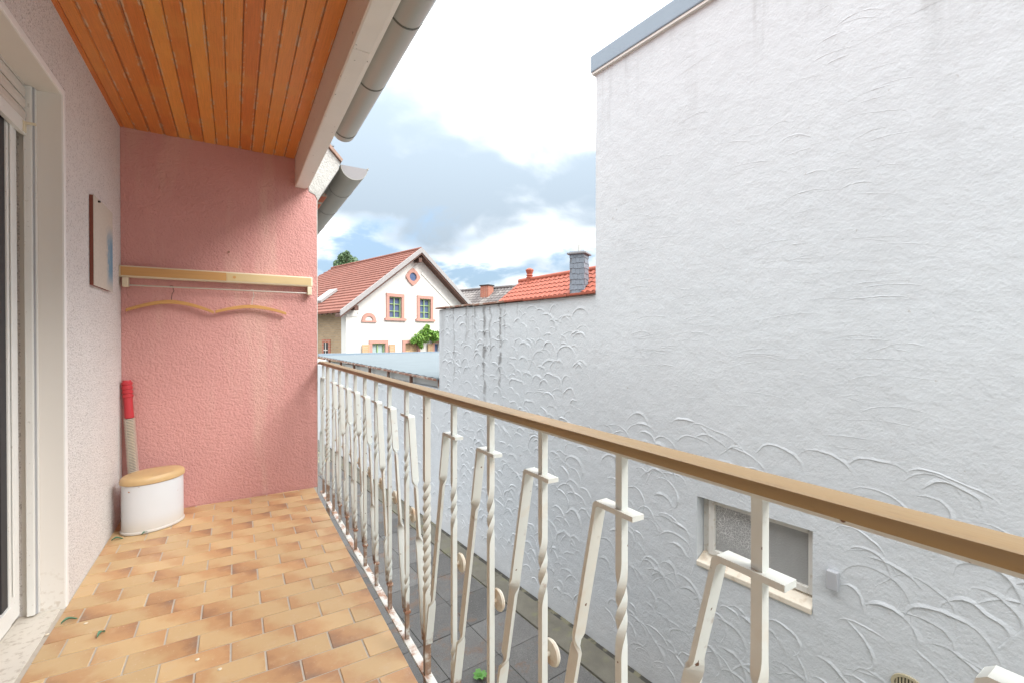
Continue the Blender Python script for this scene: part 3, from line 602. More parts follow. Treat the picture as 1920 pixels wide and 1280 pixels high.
def baluster(y, lean, gap, k):
    j = lambda a: random.uniform(-a, a)
    t1, t2 = .80 + j(.03), .23 + j(.02)
    def ang(q): z = -.05 + q * 1.076; return TW2 * .75 * sstep(t1 - .18, t1, z) + TW2 * .5 * sstep(t2 - .11, t2, z)
    b = MB().twist((RX, y, -.0505), (RX, y, 1.0265), .0165, .0165, ang, 90).build('baluster', M['iron_paint'], bal, smooth=True)
    d = lean
    MB().prism([(RX - .0147, y - d * .042, .9135), (RX - .0147, y + d * .052, .9135), (RX - .0147, y + d * .0595, .906), (RX - .0147, y + d * .068, .909), (RX - .0147, y + d * .066, .917), (RX - .0147, y + d * .058, .9235), (RX - .0147, y - d * .042, .9235)], (.0294, 0, 0)).build('bracket', M['iron_paint'], b)
    a1, a2 = random.choice((.20, .26, .36)) + j(.03), random.choice((.56, .66, .74)) + j(.03); sg = random.choice((1, -1))
    def ang2(q): return sg * (math.pi / 2 * sstep(a1, a1 + .05, q) + math.pi / 2 * sstep(a2, a2 + .05, q))
    MB().twist((RX, y + d * .0615, .916), (RX, y + d * (gap - .017), .075), .028, .0095, ang2, 110).build('brace', M['iron_paint'], bal, smooth=True)
    disc = MB().lathe((RX + .018, y, .482), [(.004, -.012), (.006, 0), (.030, .003), (.0325, .008), (.028, .014), (.010, .017)], 20, 'x').build('rosette', M['disc'], b, smooth=True)
    return b
POSTS = (1.680, 3.885, -.525)
for y in POSTS: post(y)
near = [1.424, 1.163, .900, .638, .368, .078, -.19]
far = [1.921, 2.178, 2.420, 2.664, 2.908, 3.150, 3.396, 3.640]
for k, y in enumerate(near): baluster(y, 1, (1.68 if k == 0 else near[k - 1]) - y, k)
for k, y in enumerate(far): baluster(y, -1, y - (1.68 if k == 0 else far[k - 1]), k + 1)
baluster(4.098, 1, .15, 3)
for y in near[:-1] + far[:-1]: MB().box(RX - .013, RX + .013, y - .014, y + .014, .062, .073).build('collar', M['rust'], bal, bevel=.002)

# ================================================================== things on the balcony
# wall mounted clothes rack with its rail
rack = thing('clothes_rack', (-.06, PY - .03, 1.6), 'long cream and wood clothes rack with a thin rail fixed on the pink wall', 'rack')
MB().box(-.682, .553, PY - .062, PY - .001, 1.671, 1.752).build('housing', M['cream'], rack, bevel=.012, seg=3)
MB().box(-.668, -.052, PY - .0655, PY - .0622, 1.682, 1.742).build('front_panel', M['rack_wood'], rack)
MB().box(-.050, .540, PY - .0645, PY - .0622, 1.683, 1.741).build('front_panel', M['rack_pale'], rack)
MB().tube([(.0, PY - .0646, 1.713), (.0, PY - .0666, 1.713)], .011, 14).build('knob', M['rack_wood'], rack)
for x in (-.662, .512): MB().box(x, x + .034, PY - .066, PY - .012, 1.604, 1.6705).build('bracket', M['cream'], rack, bevel=.006)
MB().tube([(-.63, PY - .04, 1.618), (.514, PY - .04, 1.618)], .0055, 10).build('rail', M['wire'], rack, smooth=True)
def hanger(xc, half, zc, drop, col, label, wire):
    y = PY - .04; t = thing('coat_hanger', (xc, y, zc - drop), label, 'coat hanger', 'wooden coat hangers on the rack rail')
    rings = []
    for k in range(25):
        q = -1 + 2 * k / 24; z = zc - drop * abs(q) ** 1.7; hh = .0135 * (1 - .25 * abs(q)); dd = .011
        rings.append([(xc + half * q, y - dd, z - hh), (xc + half * q, y + dd, z - hh), (xc + half * q, y + dd, z + hh), (xc + half * q, y - dd, z + hh)])
    MB().loft(rings).build('arm', M['hanger_wood'], t, bevel=.002)
    pts = [(xc, y, zc + .007)] + [(xc, y, zc + .03), (xc + .004, y, zc + .06)]
    r = .0115; cz = 1.618
    pts += [(xc + .004 + .010, y + .004, zc + .078)] if cz - zc > .09 else []
    pts += [(xc + r * math.cos(R(a)), y + r * math.sin(R(a)) * .9 + 0, cz + r * math.sin(R(a)) * .0) for a in ()]
    pts += [(xc + .011 * math.cos(R(a)), y, cz + .009 * math.sin(R(a))) for a in range(-40, 215, 25)]
    MB().tube(pts, .0022, 7).build('hook', M[wire], t, smooth=True)
hanger(-.389, .256, 1.511, .068, None, 'wider curved wooden coat hanger with dark hook, left one on the rack rail', 'wire_dark')
hanger(.117, .240, 1.495, .048, None, 'smaller curved wooden coat hanger with pale hook, right one on the rack rail', 'wire')

# painted panel on the left wall
pic = thing('wall_panel', (LX + .02, 3.55, 1.535), 'beige textured painting with blue smear hung on the left wall', 'painting')
MB().box(LX + .001, LX + .0175, 3.335, 3.775, 1.542, 2.035).build('edge', M['painting_side'], pic)
MB().box(LX + .0178, LX + .0212, 3.333, 3.777, 1.540, 2.037).build('canvas', M['painting'], pic, origin=(LX + .018, 3.555, 1.54))
MB().tube([(LX + .020, 3.42, 2.02), (LX + .032, 3.42, 2.02)], .006, 8).build('nail', M['dark'], pic)

# oval bin with wooden lid
binr = R(38); bc = (-.468, 3.855, 0)
bn = thing('oval_bin', bc, 'oval white enamel bin with a wooden lid in the corner of the balcony', 'bin')
MB().lathe((bc[0], bc[1], .001), [(.97, 0), (1.02, .004), (1.02, .014), (.985, .018), (.98, .30), (.96, .31)], 48, sx=.180, sy=.130, rot=binr).build('body', M['enamel'], bn, smooth=True)
MB().lathe((bc[0], bc[1], .312), [(.98, 0), (1.03, .005), (1.035, .022), (1.01, .036), (.93, .046), (.5, .050), (.02, .050)], 48, sx=.180, sy=.130, rot=binr).build('lid', M['lid_wood'], bn, smooth=True)

# spring exerciser leaning in the corner
ex = thing('spring_exerciser', (-.615, 4.07, 0), 'steel spring bar with red ribbed grips leaning in the corner behind the bin', 'exerciser')
b0, b1 = Vector((-.585, 4.045, .004)), Vector((-.642, 4.095, .962))
dz = (b1 - b0); P = lambda t: b0 + dz * t
def along(name, mat, prof, n=16, par=ex): MB().tube([P(t) for t, r in prof], [r for t, r in prof], n).build(name, M[mat], par, smooth=True)
grip = [(.725, .026), (.75, .027), (.80, .0255), (.86, .026)]
for k in range(4): grip += [(.872 + .03 * k, .0265), (.876 + .03 * k, .0315), (.892 + .03 * k, .0315), (.896 + .03 * k, .027)]
along('grip', 'red_plastic', grip + [(.998, .024)]); along('grip', 'red_plastic', [(0, .024), (.004, .031), (.1, .03), (.12, .026), (.26, .026)])
hel = []; turns = 42; e1 = dz.normalized().cross(Vector((0, 1, 0))).normalized(); e2 = dz.normalized().cross(e1)
for k in range(turns * 12 + 1):
    a = 2 * math.pi * k / 12; hel.append(P(.262 + .462 * k / (turns * 12)) + (e1 * math.cos(a) + e2 * math.sin(a)) * .0285)
MB().tube(hel, .0043, 6).build('spring', M['spring'], ex, smooth=True)
along('core', 'gasket', [(.26, .018), (.73, .018)])

# bits of leaf on the tiles, weed in the alley
def leaf(px, py, ln, ang, label):
    c = on_plane(px, py, (0, 0, .001), UP); mb = MB(); top = []; n = 6
    ca, sa = math.cos(ang), math.sin(ang)
    L_, R_ = [], []
    for k in range(n + 1):
        q = k / n; wv = .32 * ln * math.sin(math.pi * min(1, q * .96 + .03)); x = (q - .5) * ln; zc = .003 + .010 * math.sin(q * 4)
        for sgn, arr in ((1, L_), (-1, R_)): y = sgn * wv * .5; arr.append((c.x + x * ca - y * sa, c.y + x * sa + y * ca, zc + .006 * abs(sgn)))
    mid = [(c.x + (k / n - .5) * ln * ca, c.y + (k / n - .5) * ln * sa, .003 + .010 * math.sin(k / n * 4)) for k in range(n + 1)]
    V = L_ + mid + R_; m = n + 1
    F = [(i, i + 1, m + i + 1, m + i) for i in range(n)] + [(m + i, m + i + 1, 2 * m + i + 1, 2 * m + i) for i in range(n)]
    b = len(V); V2 = [(x, y, z + .0012) for x, y, z in V]; F2 = [tuple(b + i for i in f[::-1]) for f in F]
    mb.add(V + V2, F + F2)
    tag(mb.build('leaf', M['leaf_litter']), label, 'leaf', 'leaf scraps on the tiles')
leaf(220, 1011, .055, .25, 'dried green leaf scrap on the floor in front of the oval bin')
leaf(130, 1164, .055, .5, 'green leaf scrap on the tiles nearest to the door sill')
leaf(190, 1189, .050, 1.2, 'green leaf scrap on the tiles, nearest to the camera')
leaf(273, 1000, .045, .6, 'tiny dark leaf scrap at the foot of the oval bin')
for i, (px, py, wh) in enumerate(((161, 1168, 'between the two leaf scraps near the door'), (370, 1236, 'left of two at the near edge'), (412, 1254, 'right of two at the near edge'), (88, 1189, 'beside the stone door sill'))):
    c = on_plane(px, py, (0, 0, .001), UP); tag(MB().lathe((c.x, c.y, .0008), [(.006, 0), (.008, .002), (.004, .004)], 7, rot=i).build('crumb', M['pale_chip'], bevel=0), 'pale crumb on the floor tiles, ' + wh, 'crumb', 'pale crumbs on the tiles')
def weed(c, h, n, label):
    mb = MB()
    for k in range(n):
        a = random.uniform(0, 6.28); ln = h * random.uniform(.6, 1.2); d = Vector((math.cos(a), math.sin(a), 0)); sd_ = Vector((-d.y, d.x, 0)); wv = ln * .16
        p = [c + d * ln * q * .6 + UP * (ln * (1.1 * q - .75 * q * q)) for q in (0, .35, .7, 1)]
        mb.add([p[0], p[1] + sd_ * wv, p[1] - sd_ * wv, p[2] + sd_ * wv * .8, p[2] - sd_ * wv * .8, p[3]], [(0, 1, 2), (1, 3, 4, 2), (3, 5, 4)])
    tag(mb.build('weed', M['weed']), label, 'weed')
weed(on_plane(899, 1272, (0, 0, GZ + .03), UP), .10, 26, 'small green weed growing between the paving slabs')

# ================================================================== far houses
HA = R(16); HU = Vector((math.cos(HA), math.sin(HA), 0)); HV = Vector((-math.sin(HA), math.cos(HA), 0))
HG = at_depth(780, 634, 22.0); HG = Vector((HG.x, HG.y, 0))
def hp(u, v, z): return HG + HU * u + HV * v + UP * z
fh = thing('gabled_house', tuple(hp(0, 4, GZ)), 'white gabled house with red tiled roof and pink sandstone window frames', 'house')
HWd, AP, EVZ = 3.56, 5.44, 2.34; SL = (AP - EVZ) / 3.99; DEP = 12.0
def roofz(u): return AP - SL * abs(u)
def wall_holes(name, u0, u1, z0, ztop, holes, mat, par, t=.3):
    us = sorted({u0, u1, 0.0} | {h[0] for h in holes} | {h[1] for h in holes}); mb = MB()
    for a, b in zip(us[:-1], us[1:]):
        zs = [z0]; mid = (a + b) / 2
        hs = sorted([h for h in holes if h[0] <= mid <= h[1]], key=lambda h: h[2]); cur = z0; segs = []
        for h in hs: segs.append((cur, cur, h[2], h[2])); cur = h[3]
        segs.append((cur, cur, ztop(a), ztop(b)))
        for a0, b0_, a1, b1_ in segs:
            mb.hexa([hp(a, 0, a0), hp(b, 0, b0_), hp(b, t, b0_), hp(a, t, a0)], [hp(a, 0, a1), hp(b, 0, b1_), hp(b, t, b1_), hp(a, t, a1)])
    return mb.build(name, mat, par)
upw = [(-1.490, -.83, 2.17, 3.15), (.20, .86, 2.18, 3.16)]
gfw = [(-2.36, -1.70, -.35, 1.02), (-.63, .07, -.35, 1.02), (1.08, 1.75, -.35, 1.02)]
wall_holes('gable_wall', -HWd, HWd, GZ, lambda u: roofz(u) - .16, upw + gfw, M['render_white'], fh)
for sx in (-1, 1): MB().fbox(HG, HU, HV, UP, sx * HWd - (.0 if sx < 0 else .3), sx * HWd + (.3 if sx < 0 else 0), .301, DEP, GZ, EVZ + .1).build('side_wall', M['yellow_brick'], fh)
MB().fbox(HG, HU, HV, UP, -HWd - .012, -HWd + .0, .0, .42, GZ, EVZ + .05).build('corner_strip', M['render_white'], fh)
def roof_side(sx):
    mb = MB(); n = 20; hip = 3.4; RV = 8.6
    for k in range(n):
        q0, q1 = k / n, (k + 1) / n
        def e(q): return 4.02 * q
        u0, u1 = sx * e(q0), sx * e(q1)
        z0, z1 = AP + .05 - SL * e(q0), AP + .05 - SL * e(q1)
        v0a, v0b = -.42, RV + hip * q0; v1a, v1b = -.42, RV + hip * q1
        t = .035
        mb.add([hp(u0, v0a, z0 - .01), hp(u0, v0b, z0 - .01), hp(u1, v1b, z1 + t), hp(u1, v1a, z1 + t), hp(u1, v1a, z1 - .06), hp(u1, v1b, z1 - .06)], [(0, 1, 2, 3), (3, 2, 5, 4)])
    return mb.build('roof', M['tile_brown'], fh)
rl = roof_side(-1); rr = roof_side(1)
MB().add([hp(0, 8.6, AP + .04), hp(-4.02, 12, EVZ), hp(4.02, 12, EVZ)], [(0, 1, 2)]).build('hip_end', M['tile_brown'], fh)
MB().tube([hp(0, -.43, AP + .05), hp(0, 8.65, AP + .05)], .085, 10).build('ridge_tiles', M['tile_brown'], rl, smooth=True)
for sx in (-1, 1):
    def bar(name, mat, v0, v1, zt, zb, e0=0, e1=4.05):
        MB().hexa([hp(sx * e0, v0, AP - SL * e0 + zb), hp(sx * e1, v0, AP - SL * e1 + zb), hp(sx * e1, v1, AP - SL * e1 + zb), hp(sx * e0, v1, AP - SL * e0 + zb)],
                  [hp(sx * e0, v0, AP - SL * e0 + zt), hp(sx * e1, v0, AP - SL * e1 + zt), hp(sx * e1, v1, AP - SL * e1 + zt), hp(sx * e0, v1, AP - SL * e0 + zt)]).build(name, M[mat], rl if sx < 0 else rr)
    bar('bargeboard', 'bargeboard', -.50, -.425, .10, -.13); bar('soffit', 'brown_wood', -.424, .0, -.06, -.17)
    bar('purlin_band', 'brown_wood', -.46, -.426, -.131, -.22)
    MB().hexa([hp(sx * .3, -.035, roofz(.3) - .85), hp(sx * 3.05, -.035, roofz(3.05) - .85), hp(sx * 3.05, .0, roofz(3.05) - .85), hp(sx * .3, .0, roofz(.3) - .85)],
              [hp(sx * .3, -.035, roofz(.3) - .72), hp(sx * 3.05, -.035, roofz(3.05) - .72), hp(sx * 3.05, .0, roofz(3.05) - .72), hp(sx * .3, .0, roofz(.3) - .72)]).build('gable_moulding', M['render_white'], fh)
MB().fbox(HG, HU, HV, UP, -3.55, -3.05, -.03, 0, 2.17, 2.28).build('gable_moulding', M['render_white'], fh)
for u, z in ((-.02, 4.98), (-3.3, 2.55), (3.3, 2.55)): MB().fbox(HG, HU, HV, UP, u - .09, u + .09, -.40, .1, z - .12, z + .08).build('beam_end', M['brown_wood'], fh)
def window(u0, u1, z0, z1, glass, sill=True, fr=.15, cols=2, rows=3, green=True):
    mb = MB()
    mb.fbox(HG, HU, HV, UP, u0 - fr, u0, -.05, .06, z0, z1); mb.fbox(HG, HU, HV, UP, u1, u1 + fr, -.05, .06, z0, z1); mb.fbox(HG, HU, HV, UP, u0 - fr, u1 + fr, -.055, .055, z1, z1 + fr)
    wn = mb.build('window', M['sandstone'], fh)
    if sill: MB().fbox(HG, HU, HV, UP, u0 - fr - .09, u1 + fr + .09, -.10, .05, z0 - .11, z0).build('sill', M['sandstone'], wn)
    MB().fbox(HG, HU, HV, UP, u0, u1, .13, .15, z0, z1).build('pane', glass, wn)
    sb = MB(); b = .045; V = lambda a, c, d, e: sb.fbox(HG, HU, HV, UP, a, c, .07, .125, d, e)
    V(u0, u0 + b, z0, z1); V(u1 - b, u1, z0, z1); V(u0 + b, u1 - b, z0, z0 + b); V(u0 + b, u1 - b, z1 - b, z1)
    for c in range(1, cols): x = u0 + (u1 - u0) * c / cols; sb.fbox(HG, HU, HV, UP, x - .02, x + .02, .072, .122, z0 + b, z1 - b)
    for r in range(1, rows): z = z0 + (z1 - z0) * r / rows; sb.fbox(HG, HU, HV, UP, u0 + b, u1 - b, .075, .12, z - .015, z + .015)
    sb.build('sash', M['green_frame'] if green else M['old_frame'], wn); return wn
for u0, u1, z0, z1 in upw: window(u0, u1, z0, z1, M['house_glass'])
for i, (u0, u1, z0, z1) in enumerate(gfw): window(u0, u1, z0, z1, M['curtain_glass'] if i == 0 else M['house_glass'], rows=2, green=i < 2, fr=.15 if i < 2 else .12)
def shutter(u0, u1, v, z0, z1):
    s_ = MB(); s_.fbox(HG, HU, HV, UP, u0, u0 + .05, v, v + .04, z0, z1); s_.fbox(HG, HU, HV, UP, u1 - .05, u1, v, v + .04, z0, z1)
    s_.fbox(HG, HU, HV, UP, u0 + .05, u1 - .05, v + .002, v + .038, z1 - .06, z1); s_.fbox(HG, HU, HV, UP, u0 + .05, u1 - .05, v + .002, v + .038, z0, z0 + .06)
    o = s_.build('shutter', M['shutter_wood'], fh)
    k = 0
    z = z0 + .06
    while z < z1 - .07:
        MB().hexa([hp(u0 + .05, v + .004, z), hp(u1 - .05, v + .004, z), hp(u1 - .05, v + .014, z), hp(u0 + .05, v + .014, z)], [hp(u0 + .05, v + .024, z + .075), hp(u1 - .05, v + .024, z + .075), hp(u1 - .05, v + .034, z + .075), hp(u0 + .05, v + .034, z + .075)]).build('slat', M['shutter_wood'], o); z += .085
for u0, u1, v in ((-2.87, -2.53, -.10), (-1.52, -1.22, -.10), (-.62, -.29, .02), (-.28, .06, .02), (.64, .94, -.10)): shutter(u0, u1, v, -.30, .98)
# round and half round openings in the gable
def rosette_ring(cu, cz, r0, r1, a0, a1, n, bumps, v0, v1, name, mat, par):
    mb = MB(); rings = []
    for k in range(n + 1):
        a = R(a0 + (a1 - a0) * k / n); ro = r1 * (1 + bumps * (abs(math.cos(2 * a)) ** 6))
        c, s = math.cos(a), math.sin(a)
        rings.append([hp(cu + r0 * c, v0, cz + r0 * s), hp(cu + ro * c, v0, cz + ro * s), hp(cu + ro * c, v1, cz + ro * s), hp(cu + r0 * c, v1, cz + r0 * s)])
    return mb.loft(rings, cap=(a1 - a0) < 359).build(name, mat, par)
oc = rosette_ring(-.20, 4.17, .20, .34, 0, 360, 48, .22, -.07, .0, 'round_window', M['sandstone'], fh)
MB().prism([hp(-.20 + .2 * math.cos(R(15 * k)), -.012, 4.17 + .2 * math.sin(R(15 * k))) for k in range(24)], HV * .008).build('pane', M['house_glass'], oc)
ar = rosette_ring(-2.51, 2.02, .19, .34, 0, 180, 20, 0, -.06, .0, 'arch_window', M['sandstone'], fh)
MB().fbox(HG, HU, HV, UP, -2.87, -2.15, -.07, 0, 1.95, 2.02).build('sill', M['sandstone'], ar); MB().prism([hp(-2.51 + .19 * math.cos(R(18 * k)), -.012, 2.02 + .19 * math.sin(R(18 * k))) for k in range(11)], HV * .008).build('pane', M['render_white'], ar)
# side window in the brick and skylight
SWP = lambda v, z, o: hp(-HWd - o, v, z)
sm = MB()
def sbox(v0, v1, o0, o1, z0, z1): return MB().hexa([SWP(v0, z0, o0), SWP(v1, z0, o0), SWP(v1, z0, o1), SWP(v0, z0, o1)], [SWP(v0, z1, o0), SWP(v1, z1, o0), SWP(v1, z1, o1), SWP(v0, z1, o1)])
sw = sbox(1.42, 2.22, .0, .03, -.4, 1.2).build('side_window', M['red_brick'], fh); sbox(1.62, 2.03, .031, .036, -.35, 1.06).build('pane', M['dark'], sw); sbox(1.80, 1.84, .037, .06, -.35, 1.06).build('mullion', M['old_frame'], sw); sbox(1.64, 2.01, .037, .055, .70, .74).build('mullion', M['old_frame'], sw)
for k in range(24):
    v = -.1 + .5 * k; MB().hexa([hp(-4.0, v, EVZ - .10), hp(-3.57, v, EVZ + .2), hp(-3.57, v + .1, EVZ + .2), hp(-4.0, v + .1, EVZ - .10)], [hp(-4.0, v, EVZ - .02), hp(-3.57, v, EVZ + .29), hp(-3.57, v + .1, EVZ + .29), hp(-4.0, v + .1, EVZ - .02)]).build('rafter', M['brown_wood'], rl)
def on_roof(e, v, o): return hp(-e - o * SL * .6, v, AP + .05 - SL * e + o)
sk = MB(); sk.hexa([on_roof(2.55, 2.75, .02), on_roof(3.35, 2.75, .02), on_roof(3.35, 3.55, .02), on_roof(2.55, 3.55, .02)], [on_roof(2.55, 2.75, .12), on_roof(3.35, 2.75, .12), on_roof(3.35, 3.55, .12), on_roof(2.55, 3.55, .12)])
sk = sk.build('skylight', M['bargeboard'], rl); MB().hexa([on_roof(2.62, 2.82, .121), on_roof(3.28, 2.82, .121), on_roof(3.28, 3.48, .121), on_roof(2.62, 3.48, .121)], [on_roof(2.62, 2.82, .13), on_roof(3.28, 2.82, .13), on_roof(3.28, 3.48, .13), on_roof(2.62, 3.48, .13)]).build('pane', M['skylight'], sk)

# pantiled roofs behind the low wall
def pantile_roof(name, mat, par, O, D, S, ln, slope_len, course, tw, amp):   # O ridge end, D along the ridge, S down the slope
    N_ = D.cross(S).normalized(); N_ = N_ if N_.z > 0 else -N_
    nc = int(ln / tw) * 6; V, F = [], []; nr = int(slope_len / course)
    for r in range(nr):
        for part in range(2):
            for c in range(nc + 1):
                a = ln * c / nc; wv = amp * (abs(math.sin(math.pi * a / tw)) - .5)
                h = wv + (.0 if part == 0 else .03)
                V.append(O + D * a + S * (course * (r + part) + (.03 if part else 0)) + N_ * h)
        b = r * 2 * (nc + 1)
        for c in range(nc): F.append((b + c, b + c + 1, b + nc + 1 + c + 1, b + nc + 1 + c))
    b = len(V); V += [O - N_ * .05, O + D * ln - N_ * .05, O + D * ln + S * slope_len - N_ * .05, O + S * slope_len - N_ * .05]; F.append((b, b + 1, b + 2, b + 3))
    mb = MB(); mb.add(V, F); return mb.build(name, mat, par)
RR = at_depth(975, 529, 22.0)
red = thing('red_roofed_house', tuple(Vector((RR.x + 1, RR.y - 4, GZ))), 'house with bright red pantile roof and slate clad chimney beyond the low wall', 'house')
PT = R(38); RS = (WN * math.cos(PT) - UP * math.sin(PT)).normalized(); RD = -WD
pr = pantile_roof('roof', M['tile_red'], red, RR, RD, RS, 9.0, 4.2, .33, .30, .06)
MB().tube([RR + UP * .03 - RD * .03, RR + RD * 9 + UP * .03], .11, 10).build('ridge_tiles', M['tile_red'], pr, smooth=True)
bs = RR + RS * 4.1
MB().hexa([Vector((RR - WN * 3.2 + RD * .15).to_tuple()[:2] + (GZ,)), Vector((bs + RD * .15).to_tuple()[:2] + (GZ,)), Vector((bs + RD * 9).to_tuple()[:2] + (GZ,)), Vector((RR - WN * 3.2 + RD * 9).to_tuple()[:2] + (GZ,))],
          [RR - WN * 3.2 + RD * .15 - UP * 2.6, bs + RD * .15 - UP * .08, bs + RD * 9 - UP * .08, RR - WN * 3.2 + RD * 9 - UP * 2.6]).build('wall', M['render_white'], red)
MB().add([RR + RD * .15 - UP * .08, bs + RD * .15 - UP * .08, RR - WN * 3.2 + RD * .15 - UP * 2.6], [(0, 1, 2)]).build('gable', M['render_white'], red)
RN = RD.cross(RS); RN = RN if RN.z > 0 else -RN
cb = on_plane(1086, 549, RR, RN)
CH = .255; cyaw = HA + R(16); CU = Vector((math.cos(cyaw), math.sin(cyaw), 0)); CV = Vector((-math.sin(cyaw), math.cos(cyaw), 0))
_h = Vector((ray(1086, 549).x, ray(1086, 549).y, 0)).normalized(); cz = Vector((cb.x, cb.y, 0)) + _h * .22; ctop = EYE.z + (634 - 477) / PXF * (cb - EYE).dot(_f)
ch = MB().fbox(cz, CU, CV, UP, -CH, CH, -CH, CH, cb.z - 1.2, ctop).build('chimney', M['slate_cap'], red)
sl = MB(); z = cb.z - 1.1; row = 0
while z < ctop - .1:
    for (U_, V_) in ((CU, CV), (CV, -CU), (-CU, -CV), (-CV, CU)):
        off = (row % 2) * .08; x = -CH - .03 + off
        while x < CH - .01:
            x1 = min(x + .155, CH + .02); t = random.uniform(0, .006)
            sl.hexa([cz + U_ * x - V_ * (CH + .028 + t) + UP * z, cz + U_ * x1 - V_ * (CH + .028 + t) + UP * (z + random.uniform(-.03, .02)), cz + U_ * x1 - V_ * (CH + .004) + UP * z, cz + U_ * x - V_ * (CH + .004) + UP * z],
                    [cz + U_ * x - V_ * (CH + .010) + UP * (z + .23), cz + U_ * x1 - V_ * (CH + .010) + UP * (z + .23), cz + U_ * x1 - V_ * (CH + .003) + UP * (z + .23), cz + U_ * x - V_ * (CH + .003) + UP * (z + .23)]); x += .16
    z += .2; row += 1
so = sl.build('slates', M['slate'], ch); so['kind'] = 'stuff'
MB().fbox(cz, CU, CV, UP, -CH - .11, CH + .11, -CH - .11, CH + .11, ctop, ctop + .06).build('chimney_cap', M['slate_cap'], ch, bevel=.01)
c4 = [cz + CU * a * (CH + .08) + CV * b * (CH + .08) + UP * (ctop + .06) for a, b in ((-1, -1), (1, -1), (1, 1), (-1, 1))]
MB().hexa(c4, [cz + CU * a * .12 + CV * b * .12 + UP * (ctop + .14) for a, b in ((-1, -1), (1, -1), (1, 1), (-1, 1))]).build('cap_top', M['slate_cap'], ch)
MB().tube([cz + UP * (ctop + .1), cz + UP * (ctop + .40)], .055, 10).build('flue', M['wire'], ch, smooth=True)
ob = on_plane(993, 527, RR, RN); fz = Vector((ob.x, ob.y, RR.z))
MB().lathe(fz, [(.16, -.1), (.14, .05), (.17, .12), (.12, .16), (.16, .22), (.12, .28), (.15, .33), (.17, .40), (.20, .47), (.12, .53), (.06, .56)], 14).build('roof_finial', M['tile_red'], red, smooth=True)

GA = at_depth(850, 548, 37.0); gdir = R(22); GD = Vector((math.sin(-gdir) * -1, -math.cos(gdir), 0)).normalized()
GD = Vector((math.sin(gdir), -math.cos(gdir), 0)); GSN = Vector((-math.cos(gdir), -math.sin(gdir), 0)); GS = (GSN * math.cos(R(36)) - UP * math.sin(R(36))).normalized()
gh = thing('grey_roofed_house', (GA.x, GA.y, GZ), 'house with weathered grey tiled roof and red brick chimney between the other two houses', 'house')
gr = pantile_roof('roof', M['tile_grey'], gh, GA - GD * 3, GD, GS, 13, 6.0, .36, .32, .06)
MB().tube([GA - GD * 3 + UP * .05, GA + GD * 10 + UP * .05], .12, 8).build('ridge_tiles', M['tile_grey'], gr, smooth=True)
ge = GA + GS * 5.8
MB().hexa([Vector((*((GA - GSN * 5 - GD * 2.8).to_tuple()[:2]), GZ)), Vector((*((ge - GD * 2.8).to_tuple()[:2]), GZ)), Vector((*((ge + GD * 9.8).to_tuple()[:2]), GZ)), Vector((*((GA - GSN * 5 + GD * 9.8).to_tuple()[:2]), GZ))],
          [GA - GSN * 5 - GD * 2.8 - UP * 3.7, ge - GD * 2.8 - UP * .1, ge + GD * 9.8 - UP * .1, GA - GSN * 5 + GD * 9.8 - UP * 3.7]).build('wall', M['render_white'], gh)
GN = GD.cross(GS); GN = GN if GN.z > 0 else -GN
cc = on_plane(913, 554, GA, GN); dcc = (cc - EYE).dot(_f)
c2 = MB().fbox(Vector((cc.x, cc.y, 0)), GD, GSN, UP, -.38, .38, -.3, .3, cc.z - .6, EYE.z + (634 - 537) / PXF * dcc).build('chimney', M['red_brick'], gh)
MB().fbox(Vector((cc.x, cc.y, 0)), GD, GSN, UP, -.44, .44, -.36, .36, EYE.z + (634 - 537) / PXF * dcc, EYE.z + (634 - 535) / PXF * dcc).build('chimney_cap', M['dark'], c2)

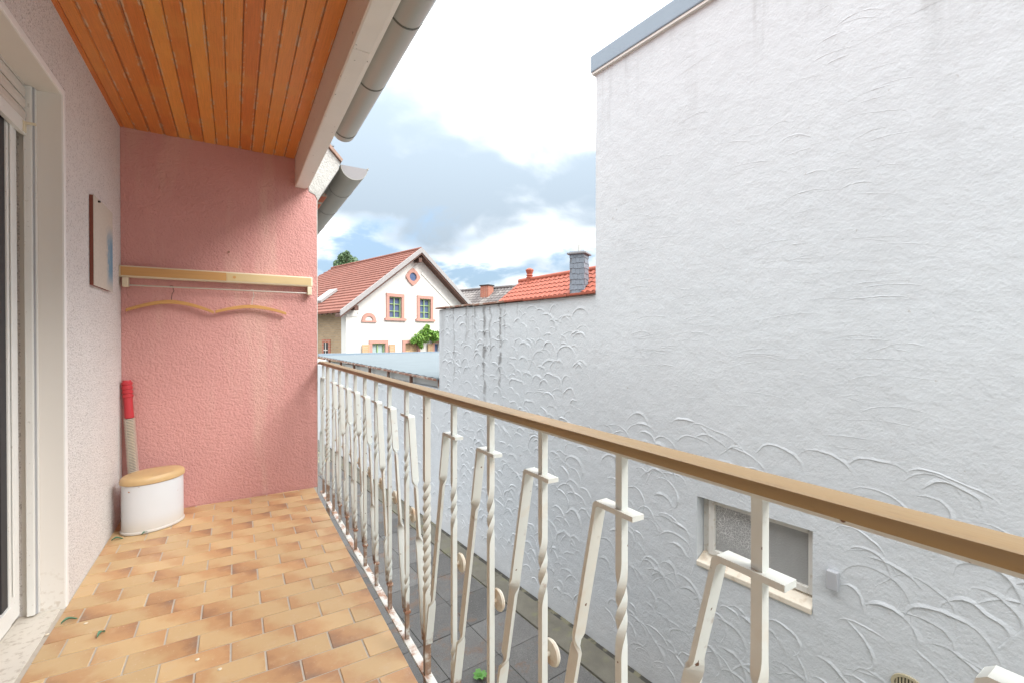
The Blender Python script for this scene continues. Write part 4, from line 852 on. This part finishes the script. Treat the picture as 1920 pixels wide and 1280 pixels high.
# ---- climbing plant on the gable and tree behind the house
def foliage(name, mats_, par, pts, size, n):
    for mi, mk in enumerate(mats_):
        V, F = [], []
        for k in range(n // len(mats_)):
            c, r = random.choice(pts)
            d = Vector(rng.normal(0, 1, 3)).normalized() * r * (random.random() ** .4); p = c + d
            a = Vector(rng.normal(0, 1, 3)).normalized(); b = a.cross(Vector(rng.normal(0, 1, 3))).normalized(); s = size * random.uniform(.6, 1.3)
            i = len(V); V += [p - a * s, p + b * s * .45 - a * .1 * s, p + a * s, p - b * s * .45 - a * .1 * s]; F.append((i, i + 1, i + 2, i + 3))
        MB().add(V, F).build(name, M[mk], par)
vine = thing('climbing_plant', tuple(hp(.5, -.1, .9)), 'leafy green climbing plant spreading over the ground floor window of the gabled house', 'plant')
vp = [(hp(u, -.25, z), r) for u, z, r in ((-.05, 1.28, .22), (-.25, 1.18, .14), (.2, 1.40, .26), (.45, 1.52, .25), (.5, 1.80, .10), (.42, 1.68, .14), (.75, 1.40, .25), (1.0, 1.38, .26), (1.3, 1.42, .25), (1.6, 1.40, .25), (.05, 1.02, .14), (.12, .88, .09), (.9, 1.22, .16), (.35, 1.25, .2), (-.38, 1.10, .08))]
foliage('foliage', ('leaf_vine', 'leaf_vine_light', 'leaf_vine'), vine, vp, .085, 2100)
MB().tube([hp(1.9, -.12, GZ), hp(1.7, -.15, .6), hp(1.3, -.18, 1.3), hp(.6, -.2, 1.45), hp(.0, -.2, 1.2)], [.05, .045, .035, .025, .012], 7).build('stem', M['bark'], vine)
def tree(px, py, depth, wd, label, n):
    top = at_depth(px, py, depth); base = Vector((top.x, top.y, GZ)); t = thing('tree', tuple(base), label, 'tree', 'trees behind the gabled house')
    Hh = top.z - GZ
    MB().tube([base, base + UP * Hh * .4 + Vector((.1, 0, 0)), base + UP * Hh * .75, base + UP * Hh * .95], [.22, .16, .09, .03], 8).build('trunk', M['bark'], t)
    pts = []; lim = MB()
    for k in range(34):
        q = random.random() ** 1.3; z = top.z - .35 - q * Hh * .55; rr = wd * (.2 + .9 * q ** .6); a = random.uniform(0, 6.28); rad = rr * random.uniform(.3, 1)
        c = Vector((base.x + math.cos(a) * rad, base.y + math.sin(a) * rad, z)); pts.append((c, wd * random.uniform(.22, .40)))
        if k % 3 == 0: lim.tube([base + UP * (z - GZ - .6), c], [.05, .015], 5)
    pts.append((top - UP * .3, wd * .22)); lim.build('limb', M['bark'], t)
    foliage('crown', ('leaf_tree', 'leaf_tree_light'), t, pts, .11, n)
tree(650, 472, 42, 1.7, 'bushy green tree top showing above the red tiled roof ridge', 9000)
tree(600, 517, 44, .8, 'small tip of a tree beside the pink wall above the hipped roof end', 3000)
